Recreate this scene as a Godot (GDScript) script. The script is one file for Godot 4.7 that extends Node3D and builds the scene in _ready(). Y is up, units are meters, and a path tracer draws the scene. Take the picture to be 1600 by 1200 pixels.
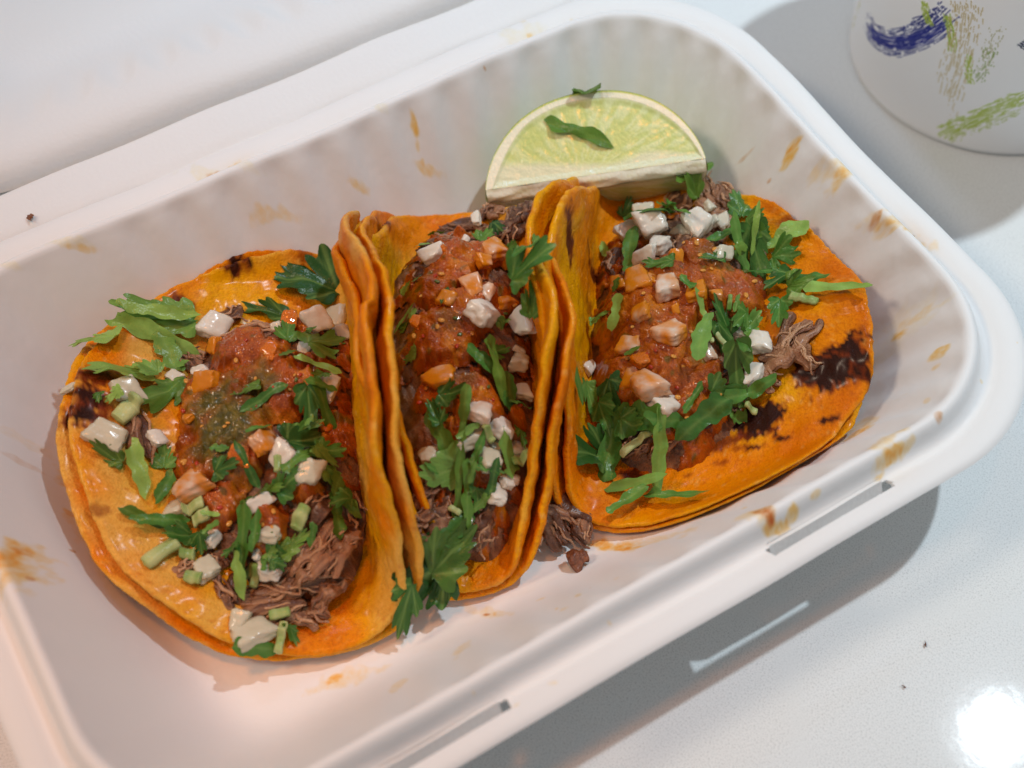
extends Node3D
# Three birria tacos with a lime wedge in an open white takeout box on a pale stone table, a paper cup behind.
# Lengths in the builders are millimetres; put() turns them into metres.

const MM := 0.001
const TRAY_TURN := 31.0

var n0 := FastNoiseLite.new()      # smooth single-octave noise
var n1 := FastNoiseLite.new()      # three octaves
var rng := RandomNumberGenerator.new()
var M := {}
var hm := PackedFloat32Array()     # height of what lies in the box, 1 mm cells
const HX0 := -130
const HZ0 := -85
const HW := 250
const HH := 190

# ---------------------------------------------------------------- helpers
class Geo:
	var v := PackedVector3Array()
	var c := PackedColorArray()
	var u := PackedVector2Array()
	var i := PackedInt32Array()
	var weld := false
	func quad(a: int, b: int, d: int, e: int) -> void:
		i.append(a); i.append(b); i.append(d); i.append(a); i.append(d); i.append(e)
	func tri(a: int, b: int, d: int) -> void:
		i.append(a); i.append(b); i.append(d)
	# a grid of vertices already appended row by row, first at «at»
	func grid(at: int, rows: int, cols: int, closed := false) -> void:
		for r in rows - 1:
			for k in (cols if closed else cols - 1):
				var k2 := (k + 1) % cols
				quad(at + r * cols + k, at + r * cols + k2, at + (r + 1) * cols + k2, at + (r + 1) * cols + k)
	func normals() -> PackedVector3Array:
		var n := PackedVector3Array()
		n.resize(v.size())
		for f in range(0, i.size(), 3):
			var a := i[f]
			var b := i[f + 1]
			var d := i[f + 2]
			var x := (v[d] - v[a]).cross(v[b] - v[a])
			n[a] += x
			n[b] += x
			n[d] += x
		if weld:
			var at := {}
			for k in v.size():
				var key := Vector3i((v[k] * 50.0).round())
				at[key] = at.get(key, Vector3.ZERO) + n[k]
			for k in v.size(): n[k] = at[Vector3i((v[k] * 50.0).round())]
		for k in n.size():
			n[k] = n[k].normalized()
		return n

func numbered(parent: Node, called: String) -> String:
	var k := 0
	var name_ := called
	while parent.has_node(NodePath(name_)):
		k += 1
		name_ = "%s_%03d" % [called, k]
	return name_

var counts := {}
func fresh(parent: Node, called: String) -> String:
	var key := "%d/%s" % [parent.get_instance_id(), called]
	var k: int = counts.get(key, 0)
	counts[key] = k + 1
	return called if k == 0 else "%s_%03d" % [called, k]

func put(g: Geo, called: String, material: Material, parent: Node = self, at := Vector3.ZERO) -> MeshInstance3D:
	var vm := PackedVector3Array()
	vm.resize(g.v.size())
	for k in vm.size():
		vm[k] = (g.v[k] - at) * MM
	var arr := []
	arr.resize(Mesh.ARRAY_MAX)
	arr[Mesh.ARRAY_VERTEX] = vm
	arr[Mesh.ARRAY_NORMAL] = g.normals()
	if g.c.size() == g.v.size(): arr[Mesh.ARRAY_COLOR] = g.c
	if g.u.size() == g.v.size(): arr[Mesh.ARRAY_TEX_UV] = g.u
	arr[Mesh.ARRAY_INDEX] = g.i
	var me := ArrayMesh.new()
	me.add_surface_from_arrays(Mesh.PRIMITIVE_TRIANGLES, arr)
	var o := MeshInstance3D.new()
	o.name = fresh(parent, called)
	o.mesh = me
	me.surface_set_material(0, material)
	o.position = at * MM
	parent.add_child(o, true)
	return o

func thing(called: String, label: String, category: String, at := Vector3.ZERO, group := "") -> Node3D:
	var o := Node3D.new()
	o.name = fresh(self, called)
	add_child(o, true)
	o.position = at * MM
	return tag(o, label, category, group)

func tag(o: Node3D, label: String, category := "", group := "", kind := "") -> Node3D:
	if label: o.set_meta("label", label)
	if category: o.set_meta("category", category)
	if group: o.set_meta("group", group)
	if kind: o.set_meta("kind", kind)
	return o

func lin(r: float, g: float, b: float) -> Color:      # an sRGB 0-255 colour as linear
	return Color(r / 255.0, g / 255.0, b / 255.0).srgb_to_linear()

func sm(a: float, b: float, x: float) -> float:
	var t := clampf((x - a) / (b - a), 0.0, 1.0)
	return t * t * (3.0 - 2.0 * t)

func noise_tex(freq: float, size := 512, octaves := 3, kind := FastNoiseLite.TYPE_SIMPLEX_SMOOTH, seed_ := 1) -> NoiseTexture2D:
	var f := FastNoiseLite.new()
	f.noise_type = kind
	f.frequency = freq
	f.seed = seed_
	f.fractal_octaves = octaves
	var t := NoiseTexture2D.new()
	t.width = size
	t.height = size
	t.seamless = true
	t.noise = f
	return t

func ramp_tex(freq: float, stops: Array, size := 512, octaves := 3, kind := FastNoiseLite.TYPE_SIMPLEX_SMOOTH, seed_ := 1) -> NoiseTexture2D:
	var t := noise_tex(freq, size, octaves, kind, seed_)
	var r := Gradient.new()
	r.offsets = PackedFloat32Array(stops.map(func(s): return s[0]))
	r.colors = PackedColorArray(stops.map(func(s): return s[1]))
	t.color_ramp = r
	return t

func mat(rough: float, color := Color.WHITE, vertex := true) -> StandardMaterial3D:
	var m := StandardMaterial3D.new()
	m.roughness = rough
	m.albedo_color = color
	m.vertex_color_use_as_albedo = vertex
	m.cull_mode = BaseMaterial3D.CULL_DISABLED
	return m

func bump(m: StandardMaterial3D, t: Texture2D, depth_mm: float, per_metre: float) -> void:
	m.heightmap_enabled = true
	m.heightmap_texture = t
	m.heightmap_scale = depth_mm * 0.1
	m.uv1_triplanar = true
	m.uv1_scale = Vector3.ONE * per_metre

# ---------------------------------------------------------------- height map of the food
func hm_init() -> void:
	hm.resize(HW * HH)
	for z in HH:
		for x in HW: hm[z * HW + x] = tray_height(x + HX0, z + HZ0)

func hm_add(g: Geo, from := 0) -> void:
	for k in range(from, g.v.size()):
		var p := g.v[k]
		var x := int(round(p.x)) - HX0
		var z := int(round(p.z)) - HZ0
		if x >= 0 and z >= 0 and x < HW and z < HH:
			var at := z * HW + x
			if p.y > hm[at]: hm[at] = p.y

func surf(x: float, z: float) -> float:
	var fx := clampf(x - HX0, 0, HW - 2)
	var fz := clampf(z - HZ0, 0, HH - 2)
	var ix := int(fx)
	var iz := int(fz)
	fx -= ix
	fz -= iz
	var at := iz * HW + ix
	return lerpf(lerpf(hm[at], hm[at + 1], fx), lerpf(hm[at + HW], hm[at + HW + 1], fx), fz)

# ---------------------------------------------------------------- scene
func _ready() -> void:
	setup()
	materials()
	build_table()
	hm_init()
	build_box()
	build_tacos()
	build_lime()
	build_cup()
	build_loose()

func setup() -> void:
	n0.noise_type = FastNoiseLite.TYPE_SIMPLEX_SMOOTH
	n0.frequency = 1.0
	n0.fractal_type = FastNoiseLite.FRACTAL_NONE
	n0.seed = 11
	n1.noise_type = FastNoiseLite.TYPE_SIMPLEX_SMOOTH
	n1.frequency = 1.0
	n1.fractal_octaves = 3
	n1.seed = 23
	rng.seed = 4
	# camera
	var cam := Camera3D.new()
	cam.name = "camera"
	cam.near = 0.01
	cam.far = 20.0
	var h := 0.295
	var pitch := deg_to_rad(57.2)
	cam.position = Vector3(0, h, h / tan(pitch))
	cam.rotation = Vector3(-pitch, 0, 0)
	var lens := CameraAttributesPhysical.new()
	lens.frustum_focal_length = 44.0
	lens.frustum_focus_distance = 0.327
	lens.frustum_near = 0.01
	lens.frustum_far = 20.0
	lens.exposure_aperture = 9.0
	cam.attributes = lens
	cam.fov = 30.51
	add_child(cam)
	cam.current = true
	# surroundings: the dim, even light of a room
	var we := WorldEnvironment.new()
	we.name = "environment"
	var e := Environment.new()
	e.background_mode = Environment.BG_COLOR
	e.background_color = Color(0.26, 0.263, 0.27).linear_to_srgb()
	e.tonemap_mode = Environment.TONE_MAPPER_LINEAR
	e.tonemap_exposure = 1.03
	e.sdfgi_enabled = true
	e.ssao_enabled = true
	e.ssil_enabled = true
	we.environment = e
	add_child(we)
	# ceiling lamps
	lamp("ceiling_lamp_light", Vector3(-1.05, 1.31, 0.23), 0.26, Color(1.0, 0.90, 0.80), 0.74)
	# cool downlights on the far side of the box, and a warm one on its near left
	downlight(Vector3(0.67, 1.6, -0.46), Vector3(0.19, 0, -0.10), 13.0, 0.026, Color(0.90, 0.96, 1.0), 1.85)
	downlight(Vector3(-0.5, 1.7, -1.0), Vector3(-0.12, 0, -0.28), 10.0, 0.15, Color(0.58, 0.80, 1.0), 0.95)
	downlight(Vector3(-0.20, 1.8, 0.12), Vector3(-0.085, 0, 0.065), 5.2, 0.12, Color(1.0, 0.58, 0.24), 1.25)

func downlight(at: Vector3, to: Vector3, half: float, size: float, color: Color, energy: float) -> void:
	var s := SpotLight3D.new()
	s.name = fresh(self, "downlight_light")
	s.light_color = color
	s.light_energy = energy
	s.light_size = size
	s.spot_range = 6.0
	s.spot_angle = half
	s.spot_angle_attenuation = 1.0
	s.shadow_enabled = true
	add_child(s)
	s.look_at_from_position(at, to, Vector3(0, 0, -1))

func lamp(called: String, at: Vector3, size: float, color: Color, energy: float) -> void:
	var l := AreaLight3D.new()
	l.name = fresh(self, called)
	l.area_size = Vector2(size, size)
	l.light_color = color
	l.light_energy = energy
	l.area_range = 6.0
	l.shadow_enabled = true
	add_child(l)
	l.look_at_from_position(at, Vector3(0, 0, 0), Vector3(0, 0, -1))

func materials() -> void:
	var m := mat(0.62)
	bump(m, noise_tex(0.02, 512, 4), 0.10, 60.0)
	M.pulp = m                                     # moulded bagasse
	m = mat(0.5)
	m.metallic_specular = 0.2
	bump(m, noise_tex(0.05, 512, 4, FastNoiseLite.TYPE_SIMPLEX_SMOOTH, 5), 0.26, 55.0)
	m.albedo_texture = ramp_tex(0.03, [[0.0, Color(0.86, 0.78, 0.6)], [0.45, Color(0.97, 0.95, 0.9)], [1.0, Color(1, 1, 1)]], 512, 4, FastNoiseLite.TYPE_SIMPLEX_SMOOTH, 8)
	m.clearcoat_enabled = true
	m.clearcoat = 0.2
	m.clearcoat_roughness = 0.2
	M.tortilla = m
	m = mat(0.42)
	bump(m, noise_tex(0.05, 512, 3, FastNoiseLite.TYPE_SIMPLEX_SMOOTH, 9), 0.35, 90.0)
	m.clearcoat_enabled = true
	m.clearcoat = 0.25
	m.clearcoat_roughness = 0.25
	M.meat = m
	m = mat(0.3)
	m.metallic_specular = 0.35
	bump(m, noise_tex(0.045, 512, 3, FastNoiseLite.TYPE_CELLULAR, 3), 0.30, 110.0)
	m.albedo_texture = ramp_tex(0.05, [[0.0, Color(0.75, 0.66, 0.55)], [0.5, Color(0.94, 0.92, 0.9)], [0.8, Color(1, 1, 1)], [1.0, Color(1, 1, 1)]], 512, 3, FastNoiseLite.TYPE_SIMPLEX, 18)
	m.clearcoat_enabled = true
	m.clearcoat = 0.65
	m.clearcoat_roughness = 0.08
	M.salsa = m
	m = mat(0.25)
	bump(m, noise_tex(0.02, 256, 2, FastNoiseLite.TYPE_SIMPLEX_SMOOTH, 6), 0.10, 120.0)
	m.clearcoat_enabled = true
	m.clearcoat = 0.4
	m.clearcoat_roughness = 0.15
	m.backlight_enabled = true
	m.backlight = Color(0.4, 0.38, 0.34)
	m.refraction_enabled = true
	m.refraction_scale = 0.035
	m.albedo_color = Color(1, 1, 1, 0.8)
	M.onion = m
	m = mat(0.3)
	bump(m, noise_tex(0.03, 256, 2, FastNoiseLite.TYPE_SIMPLEX_SMOOTH, 7), 0.08, 150.0)
	m.backlight_enabled = true
	m.backlight = Color(0.55, 0.6, 0.3)
	m.metallic_specular = 0.4
	M.leaf = m
	m = mat(0.35)
	bump(m, noise_tex(0.05, 256, 2, FastNoiseLite.TYPE_CELLULAR, 4), 0.12, 90.0)
	M.rind = m
	m = mat(0.22)
	bump(m, noise_tex(0.03, 256, 3, FastNoiseLite.TYPE_SIMPLEX_SMOOTH, 14), 0.15, 80.0)
	m.clearcoat_enabled = true
	m.clearcoat = 0.3
	m.clearcoat_roughness = 0.1
	M.lime = m
	m = mat(0.6)
	bump(m, noise_tex(0.03, 256, 3), 0.03, 40.0)
	M.paper = m

# ---------------------------------------------------------------- table
func build_table() -> void:
	var g := Geo.new()
	var n := 3
	for z in n:
		for x in n:
			g.v.append(Vector3((x - 1) * 900.0, 0, (z - 1) * 900.0))
	g.grid(0, n, n)
	var m := mat(0.06, Color(1, 1, 1), false)
	m.metallic_specular = 0.2
	m.albedo_texture = ramp_tex(0.12, [[0.0, Color(0.74, 0.75, 0.75)], [0.25, Color(0.87, 0.885, 0.885)], [0.7, Color(0.895, 0.91, 0.91)], [1.0, Color(0.93, 0.93, 0.93)]], 1024, 2, FastNoiseLite.TYPE_SIMPLEX, 31)
	m.albedo_texture.noise.frequency = 0.16
	bump(m, noise_tex(0.05, 512, 3, FastNoiseLite.TYPE_SIMPLEX_SMOOTH, 33), 0.005, 9.0)
	var o := put(g, "table_top", m)
	tag(o, "pale grey speckled stone table top under the box", "table", "", "structure")

# ---------------------------------------------------------------- the takeout box
const TRAY := [Vector2(0, 34.3), Vector2(0.4, 34.9), Vector2(2.4, 35.3), Vector2(4.8, 34.9), Vector2(7.2, 33.6), Vector2(8.8, 34.9), Vector2(10.1, 38.4), Vector2(11.3, 39.9), Vector2(12.5, 39.6), Vector2(13.9, 37.4), Vector2(16.5, 33), Vector2(21.5, 24.5), Vector2(27.5, 14.5), Vector2(32.5, 8.0), Vector2(36.5, 5.2), Vector2(42.5, 4.2), Vector2(48.5, 4.0)]

func tray_height(x: float, z: float) -> float:
	var a := deg_to_rad(TRAY_TURN)
	var tx := absf(x * cos(a) - z * sin(a) + 18.0)
	var tz := absf(x * sin(a) + z * cos(a) - 5.0)
	var e := minf(116.5 - tx, 82.0 - tz)
	var rc := 38.5
	for k in 3:            # the corner radius shrinks inwards
		var cx := 116.5 - rc
		var cz := 82.0 - rc
		if tx > cx and tz > cz: e = rc - Vector2(tx - cx, tz - cz).length()
	if e < 0: return 0.0
	for k in range(1, TRAY.size()):
		if e < TRAY[k].x:
			return lerpf(TRAY[k - 1].y, TRAY[k].y, (e - TRAY[k - 1].x) / (TRAY[k].x - TRAY[k - 1].x))
	return 4.0

func smooth_profile(pts: Array, steps: int) -> Array:
	var cu := Curve2D.new()
	var out := []
	for k in pts.size():
		var p: Vector2 = pts[k]
		var a: Vector2 = pts[maxi(k - 1, 0)]
		var b: Vector2 = pts[mini(k + 1, pts.size() - 1)]
		var d := (b - a).normalized()
		cu.add_point(p, -d * p.distance_to(a) * 0.33, d * p.distance_to(b) * 0.33)
	cu.bake_interval = 0.2
	var l := cu.get_baked_length()
	for k in steps + 1:
		out.append(cu.sample_baked(l * k / steps, true))
	return out

# points round a rounded rectangle; the same u index is the same place whatever the inset
func round_rect(hx: float, hz: float, rc: float, per_mm: float) -> Array:
	var out := []      # [corner?, side/corner index, fraction]
	var nx := int((hx - rc) * 2 * per_mm)
	var nz := int((hz - rc) * 2 * per_mm)
	var nc := int(rc * 1.6 * per_mm)
	for s in 4:
		var n := nx if s % 2 == 0 else nz
		for k in n: out.append([false, s, float(k) / n])
		for k in nc: out.append([true, s, float(k) / nc])
	return out

func rr_point(q: Array, hx: float, hz: float, rc: float) -> Array:
	# sides in order: front (+z, x rising), right (+x, z falling), back (-z, x falling), left (-x, z rising)
	var cx := hx - rc
	var cz := hz - rc
	var s: int = q[1]
	var f: float = q[2]
	var d: Vector2
	var c: Vector2
	if not q[0]:
		match s:
			0: c = Vector2(lerpf(-cx, cx, f), cz); d = Vector2(0, 1)
			1: c = Vector2(cx, lerpf(cz, -cz, f)); d = Vector2(1, 0)
			2: c = Vector2(lerpf(cx, -cx, f), -cz); d = Vector2(0, -1)
			_: c = Vector2(-cx, lerpf(-cz, cz, f)); d = Vector2(-1, 0)
	else:
		var a0: float = [PI / 2, 0.0, -PI / 2, -PI][s]
		var a := a0 - f * PI / 2
		d = Vector2(cos(a), sin(a))
		c = [Vector2(cx, cz), Vector2(cx, -cz), Vector2(-cx, -cz), Vector2(-cx, cz)][s]
	return [c + d * rc, d]

func dish(prof: Array, hx: float, hz: float, rc: float, flute: float, skip: Callable, uvf: Callable, seed_: float) -> Geo:
	var g := Geo.new()
	var ring := round_rect(hx, hz, rc, 1.25)
	var cols := ring.size()
	var rows := 0
	var e_end: float = prof[prof.size() - 1].x
	var arc := PackedFloat32Array()
	var last: Vector2 = rr_point(ring[0], hx, hz, rc)[0]
	var acc := 0.0
	for q in ring:
		var p: Vector2 = rr_point(q, hx, hz, rc)[0]
		acc += p.distance_to(last)
		last = p
		arc.append(acc)
	var period: float = acc / roundf(acc / 13.0)
	for k in prof.size():
		var e: float = prof[k].x
		var y: float = prof[k].y
		var env := sm(12.0, 15.5, e) * (1.0 - sm(16.5, 33.0, e))
		for j in cols:
			var r := maxf(rc - e * 0.62, 14.0)
			var pd := rr_point(ring[j], hx - e, hz - e, r)
			var p: Vector2 = pd[0]
			var d: Vector2 = pd[1]
			var side := 1.0 - 0.75 * sm(-30.0, -70.0, p.x) if flute > 0 else 1.0
			var w := 0.5 * cos(TAU * arc[j] / period)
			p += d * (env * flute * w * side)
			var wob := n0.get_noise_3d(p.x * 0.02, p.y * 0.02, seed_) * 0.9 + n0.get_noise_3d(p.x * 0.05, p.y * 0.05, seed_ + 4) * 0.12
			g.v.append(Vector3(p.x, y + wob, p.y))
		rows += 1
	for k in range(1, 7):
		var s := 1.0 - k / 6.0
		for j in cols:
			var p: Vector2 = rr_point(ring[j], hx - e_end, hz - e_end, maxf(rc - e_end * 0.62, 14.0))[0]
			p *= s
			g.v.append(Vector3(p.x, prof[prof.size() - 1].y + n0.get_noise_3d(p.x * 0.03, p.y * 0.03, seed_) * 0.5, p.y))
		rows += 1
	for k in g.v.size(): g.u.append(uvf.call(g.v[k]))
	# top faces, then the underside 0.9 mm below, joined round the rim and round the slots
	var keep := PackedByteArray()
	keep.resize(rows * cols)
	for r in rows - 1:
		for k in cols:
			var e: float = prof[mini(r, prof.size() - 1)].x
			var q := g.v[r * cols + k]
			if skip.call(e, q): continue
			keep[r * cols + k] = 1
			var k2 := (k + 1) % cols
			g.quad(r * cols + k, (r + 1) * cols + k, (r + 1) * cols + k2, r * cols + k2)
	var n := g.normals()
	var top := g.v.size()
	for k in top:
		g.v.append(g.v[k] - n[k] * 0.9)
		g.u.append(g.u[k])
	for r in rows - 1:
		for k in cols:
			if not keep[r * cols + k]: continue
			var k2 := (k + 1) % cols
			var a := r * cols + k
			var b := (r + 1) * cols + k
			var c := (r + 1) * cols + k2
			var d := r * cols + k2
			g.quad(a + top, d + top, c + top, b + top)
			if r == 0 or not keep[a - cols]: edge(g, d, a, top)
			if r < rows - 2 and not keep[b]: edge(g, b, c, top)
			if not keep[r * cols + (k + cols - 1) % cols]: edge(g, a, b, top)
			if not keep[d]: edge(g, c, d, top)
	for k in g.v.size(): g.c.append(Color(0.82, 0.82, 0.815))
	return g

func edge(g: Geo, a: int, b: int, top: int) -> void:
	var at := g.v.size()
	for k in [a, b, b + top, a + top]:
		g.v.append(g.v[k])
		g.u.append(g.u[k])
	g.quad(at, at + 1, at + 2, at + 3)

func build_box() -> void:
	var turn := Basis(Vector3.UP, deg_to_rad(TRAY_TURN))
	var box := thing("takeout_box", "open white moulded-fibre takeout box, sauce-splashed, holding three tacos and a lime wedge", "takeout box")
	box.basis = turn
	var c := Vector3(-18, 0, 5)
	var prof := smooth_profile(TRAY, 74)
	var slots := func(e: float, q: Vector3) -> bool:
		var x := q.x + c.x
		if q.z < 60: return false
		return (x > 12.5 and x < 44.0 and e > 4.1 and e < 6.7) or (x > -78.0 and x < -50.0 and e > 4.1 and e < 6.7)
	var uvf := func(p: Vector3) -> Vector2: return Vector2((p.x + c.x + 150.0) / 300.0, (p.z + c.z + 110.0) / 220.0)
	var g := dish(prof, 116.5, 82, 38.5, 1.15, slots, uvf, 1.0)
	var m: StandardMaterial3D = M.pulp.duplicate()
	m.uv1_triplanar = false
	m.uv1_scale = Vector3.ONE
	m.heightmap_enabled = false
	m.normal_enabled = true
	m.normal_texture = fibre_normal()
	m.normal_scale = 0.07
	m.albedo_texture = stain_texture()
	for k in g.v.size(): g.v[k] += c
	put(g, "tray", m, box, c)
	for sx in [[13.5, 43.0], [-77.0, -51.0]]:
		var tg := Geo.new()
		for side in [0.0, 0.9]:
			for r in 6:
				for k in 25:
					var f := float(k) / 24
					tg.v.append(Vector3(lerpf(sx[0], sx[1], f), 34.2 - r * 1.3 - 0.6 * sin(f * 9.0) * r * 0.1, 80.0 - side + 0.45 * r + 0.12 * sin(f * 5.0 + r)))
					tg.c.append(Color(0.82, 0.82, 0.815))
		tg.grid(0, 6, 25)
		tg.grid(150, 6, 25)
		var tray_: Node3D = box.get_node("tray")
		for k in tg.v.size(): tg.v[k] -= c
		put(tg, "slot_tab", M.pulp, tray_)
	# hinge panel between the two halves
	var h := Geo.new()
	var zs := [[-76.7, 33.7], [-77.5, 33.9], [-78.4, 34.9], [-81.0, 35.3], [-84.0, 35.5], [-88.0, 35.4], [-90.3, 34.8], [-91.4, 33.6], [-92.2, 32.0]]
	var nx := 160
	for r in zs.size():
		for k in nx + 1:
			var x := lerpf(-104.0, 68.0, float(k) / nx)
			h.v.append(Vector3(x, zs[r][1] + n0.get_noise_2d(x * 0.02, 3.0) * 0.7, zs[r][0] + n0.get_noise_2d(x * 0.03, r * 0.1) * 0.4))
	h.grid(0, zs.size(), nx + 1)
	var top := h.v.size()
	for k in top: h.v.append(h.v[k] - Vector3(0, 0.9, 0))
	var cnt := h.i.size()
	for f in range(0, cnt, 3): h.tri(h.i[f] + top, h.i[f + 2] + top, h.i[f + 1] + top)
	for k in h.v.size(): h.c.append(Color(0.82, 0.82, 0.815))
	put(h, "hinge", M.pulp, box, Vector3(-18, 35, -85))
	# the lid, laid back
	var lp := smooth_profile([Vector2(0, 33.0), Vector2(1.0, 36.0), Vector2(3.0, 38.0), Vector2(6.0, 38.8), Vector2(9.0, 38.6), Vector2(12, 37.8), Vector2(15, 36.8), Vector2(19, 34.6), Vector2(26, 29.5), Vector2(34, 22.8), Vector2(41, 17.0), Vector2(47, 13.6), Vector2(53, 12.4), Vector2(60, 12.0)], 66)
	var lg := dish(lp, 108, 84, 46, 3.0, func(_e, _q): return false, func(_p): return Vector2.ZERO, 7.0)
	var tilt := Basis(Vector3.RIGHT, deg_to_rad(12.0))
	for k in lg.v.size():
		var p := lg.v[k] + Vector3(-18, -33, -84)
		lg.v[k] = tilt * p + Vector3(0, 33, -91.5)
	put(lg, "lid", M.pulp, box, Vector3(-18, 33, -91.5))

func fibre_normal() -> NoiseTexture2D:
	var t := noise_tex(0.09, 1024, 4, FastNoiseLite.TYPE_SIMPLEX_SMOOTH, 41)
	t.as_normal_map = true
	t.bump_strength = 2.0
	return t

# sauce on the fibre: blobs and smears [x, z, radius x, radius z, angle, strength, tone] in mm on the box
func stain_texture() -> ImageTexture:
	var w := 1500
	var h := 1100
	var im := Image.create(w, h, false, Image.FORMAT_RGB8)
	im.fill(Color(1, 1, 1))
	for s in STAINS:
		var r: float = maxf(s[2], s[3]) * 1.6 + 1.0
		var tone: Color = [Color(1.0, 0.74, 0.26), Color(0.80, 0.46, 0.18), Color(0.98, 0.90, 0.62), Color(0.5, 0.1, 0.05)][int(s[6])]
		var ca := cos(deg_to_rad(s[4]))
		var sa := sin(deg_to_rad(s[4]))
		for py in range(int((s[1] - r + 110) * 5), int((s[1] + r + 110) * 5)):
			for px in range(int((s[0] - r + 150) * 5), int((s[0] + r + 150) * 5)):
				if px < 0 or py < 0 or px >= w or py >= h: continue
				var dx: float = px / 5.0 - 150 - s[0]
				var dz: float = py / 5.0 - 110 - s[1]
				var a: float = (dx * ca - dz * sa) / s[2]
				var b: float = (dx * sa + dz * ca) / s[3]
				var d := sqrt(a * a + b * b) + n1.get_noise_2d(px * 0.035, py * 0.035) * 0.7
				var k: float = (1.0 - sm(0.25, 1.0, d)) * s[5] * (0.75 + 0.5 * n1.get_noise_2d(px * 0.12, py * 0.12) + 0.25 * sm(0.3, 0.7, d))
				if k > 0.003:
					var o := im.get_pixel(px, py)
					im.set_pixel(px, py, o.lerp(o * tone, clampf(k, 0, 1)))
	return ImageTexture.create_from_image(im)

# ---------------------------------------------------------------- tortillas
func rb_of(T: Dictionary, right: bool, t: float) -> float:
	var q := maxf(t, 0.0)
	return maxf((T.rbR + T.kR * t - T.qR * q * q) if right else (T.rbL + T.kL * t - T.qL * q * q), 5.0)

# cross-section of the fold: distance s from the fold line along the tortilla, t along the fold
func fold(T: Dictionary, s: float, t: float, off: float) -> Vector2:
	var right := s > 0
	var a: float = deg_to_rad((T.aR + T.fR * t) if right else (T.aL + T.fL * t))
	var rb := rb_of(T, right, t)
	var cv: float = T.cR if right else T.cL
	var u := absf(s)
	var arc := rb * a
	var th: float
	var p: Vector2
	if u < arc:
		th = u / rb
		p = Vector2(rb * sin(th), rb * (1 - cos(th)))
	else:
		var v := u - arc
		th = a + cv * v
		p = Vector2(rb * sin(a), rb * (1 - cos(a)))
		if absf(cv) < 1e-5: p += Vector2(cos(a), sin(a)) * v
		else: p += Vector2(sin(th) - sin(a), cos(a) - cos(th)) / cv
	p += Vector2(-sin(th), cos(th)) * off
	return p if right else Vector2(-p.x, p.y)

func taco_point(T: Dictionary, s: float, t: float, off: float) -> Vector3:
	var p := fold(T, s, t, off)
	var c := cos(deg_to_rad(T.yaw))
	var n := sin(deg_to_rad(T.yaw))
	var x: float = p.x * c + t * n
	var z: float = -p.x * n + t * c
	return Vector3(T.ox + x, p.y + T.y0 + T.bx * x + T.bz * z, T.oz + z)

func tortilla(T: Dictionary, layer: int) -> Geo:
	var g := Geo.new()
	var nr := 62
	var nf := 330
	var th := 1.2
	var centre := 1.6 if layer == 0 else -1.6
	var ds: float = T.shift * (0.5 if layer == 0 else -0.5)
	var sd: float = T.seed + layer * 3.7
	var rows := []
	for k in nr + 1: rows.append([pow(float(k) / nr, 0.8), 1.0])
	for k in [0.6, 0.0, -0.6]: rows.append([1.0, k])
	for k in nr + 1: rows.append([pow(1.0 - float(k) / nr, 0.8), -1.0])
	for r in rows.size():
		var rho: float = rows[r][0]
		var side: float = rows[r][1]
		for j in nf:
			var f := TAU * j / nf
			var rad: float = T.R * (1.0 + 0.018 * n0.get_noise_2d(cos(f) * 1.6, sin(f) * 1.6 + sd) + 0.004 * n0.get_noise_2d(cos(f) * 6.0, sin(f) * 6.0 + sd))
			for b in T.flat: rad *= 1.0 - b[2] * exp(-pow(wrapf(rad_to_deg(f) - b[0], -180, 180) / b[1], 2))
			rad += 0.22 * rho * n0.get_noise_2d(cos(f) * 55.0, sin(f) * 55.0 + sd)
			if side > -1.0 and side < 1.0: rad += sqrt(1 - side * side) * 0.9
			var s: float = T.s0 + ds + rho * rad * cos(f)
			var t: float = rho * rad * sin(f) * T.st
			var up := sm(12.0, 50.0, absf(s))
			var wz: float = t + T.oz
			var wave: float = T.rip * up * (n0.get_noise_2d(wz * 0.03, 4.4) * 1.6 + 0.16 * n0.get_noise_2d(wz * 0.085, 8.1)) * (-1.0 if s > 0 else 1.0)
			wave += 0.8 * up * n0.get_noise_3d(t * 0.06, s * 0.03, sd) + 0.1 * up * n0.get_noise_3d(t * 0.2, s * 0.05, sd)
			wave += (1.2 if layer == 0 else -0.6) * sm(0.75, 1.0, rho) * (0.5 + n0.get_noise_2d(f * 1.7, sd + 9.0)) * T.open
			var puff := 0.42 * n0.get_noise_3d(s * 0.16, t * 0.16, sd + 5.0) + 0.16 * n0.get_noise_3d(s * 0.42, t * 0.42, sd + 6.0)
			var thick := th * (1.0 - 0.25 * sm(0.93, 1.0, rho))
			var p := taco_point(T, s, t, centre + wave + side * thick + (puff if side != 0.0 else 0.0))
			var floor_ := tray_height(p.x, p.z) + (2.6 if layer == 0 else 0.3) + (side + 1.0) * 1.0 + 1.1 * sm(12.0, 30.0, tray_height(p.x, p.z))
			if p.y < floor_ + 2.0: p.y = floor_ + 2.0 * exp((p.y - floor_ - 2.0) / 4.0)
			g.v.append(p)
			g.u.append(Vector2(s / 60.0, t / 60.0))
			g.c.append(tortilla_colour(T, s, t, rho, side, p, sd))
	for r in rows.size() - 1:
		for k in nf:
			var k2 := (k + 1) % nf
			g.quad(r * nf + k, r * nf + k2, (r + 1) * nf + k2, (r + 1) * nf + k)
	return g

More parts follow.
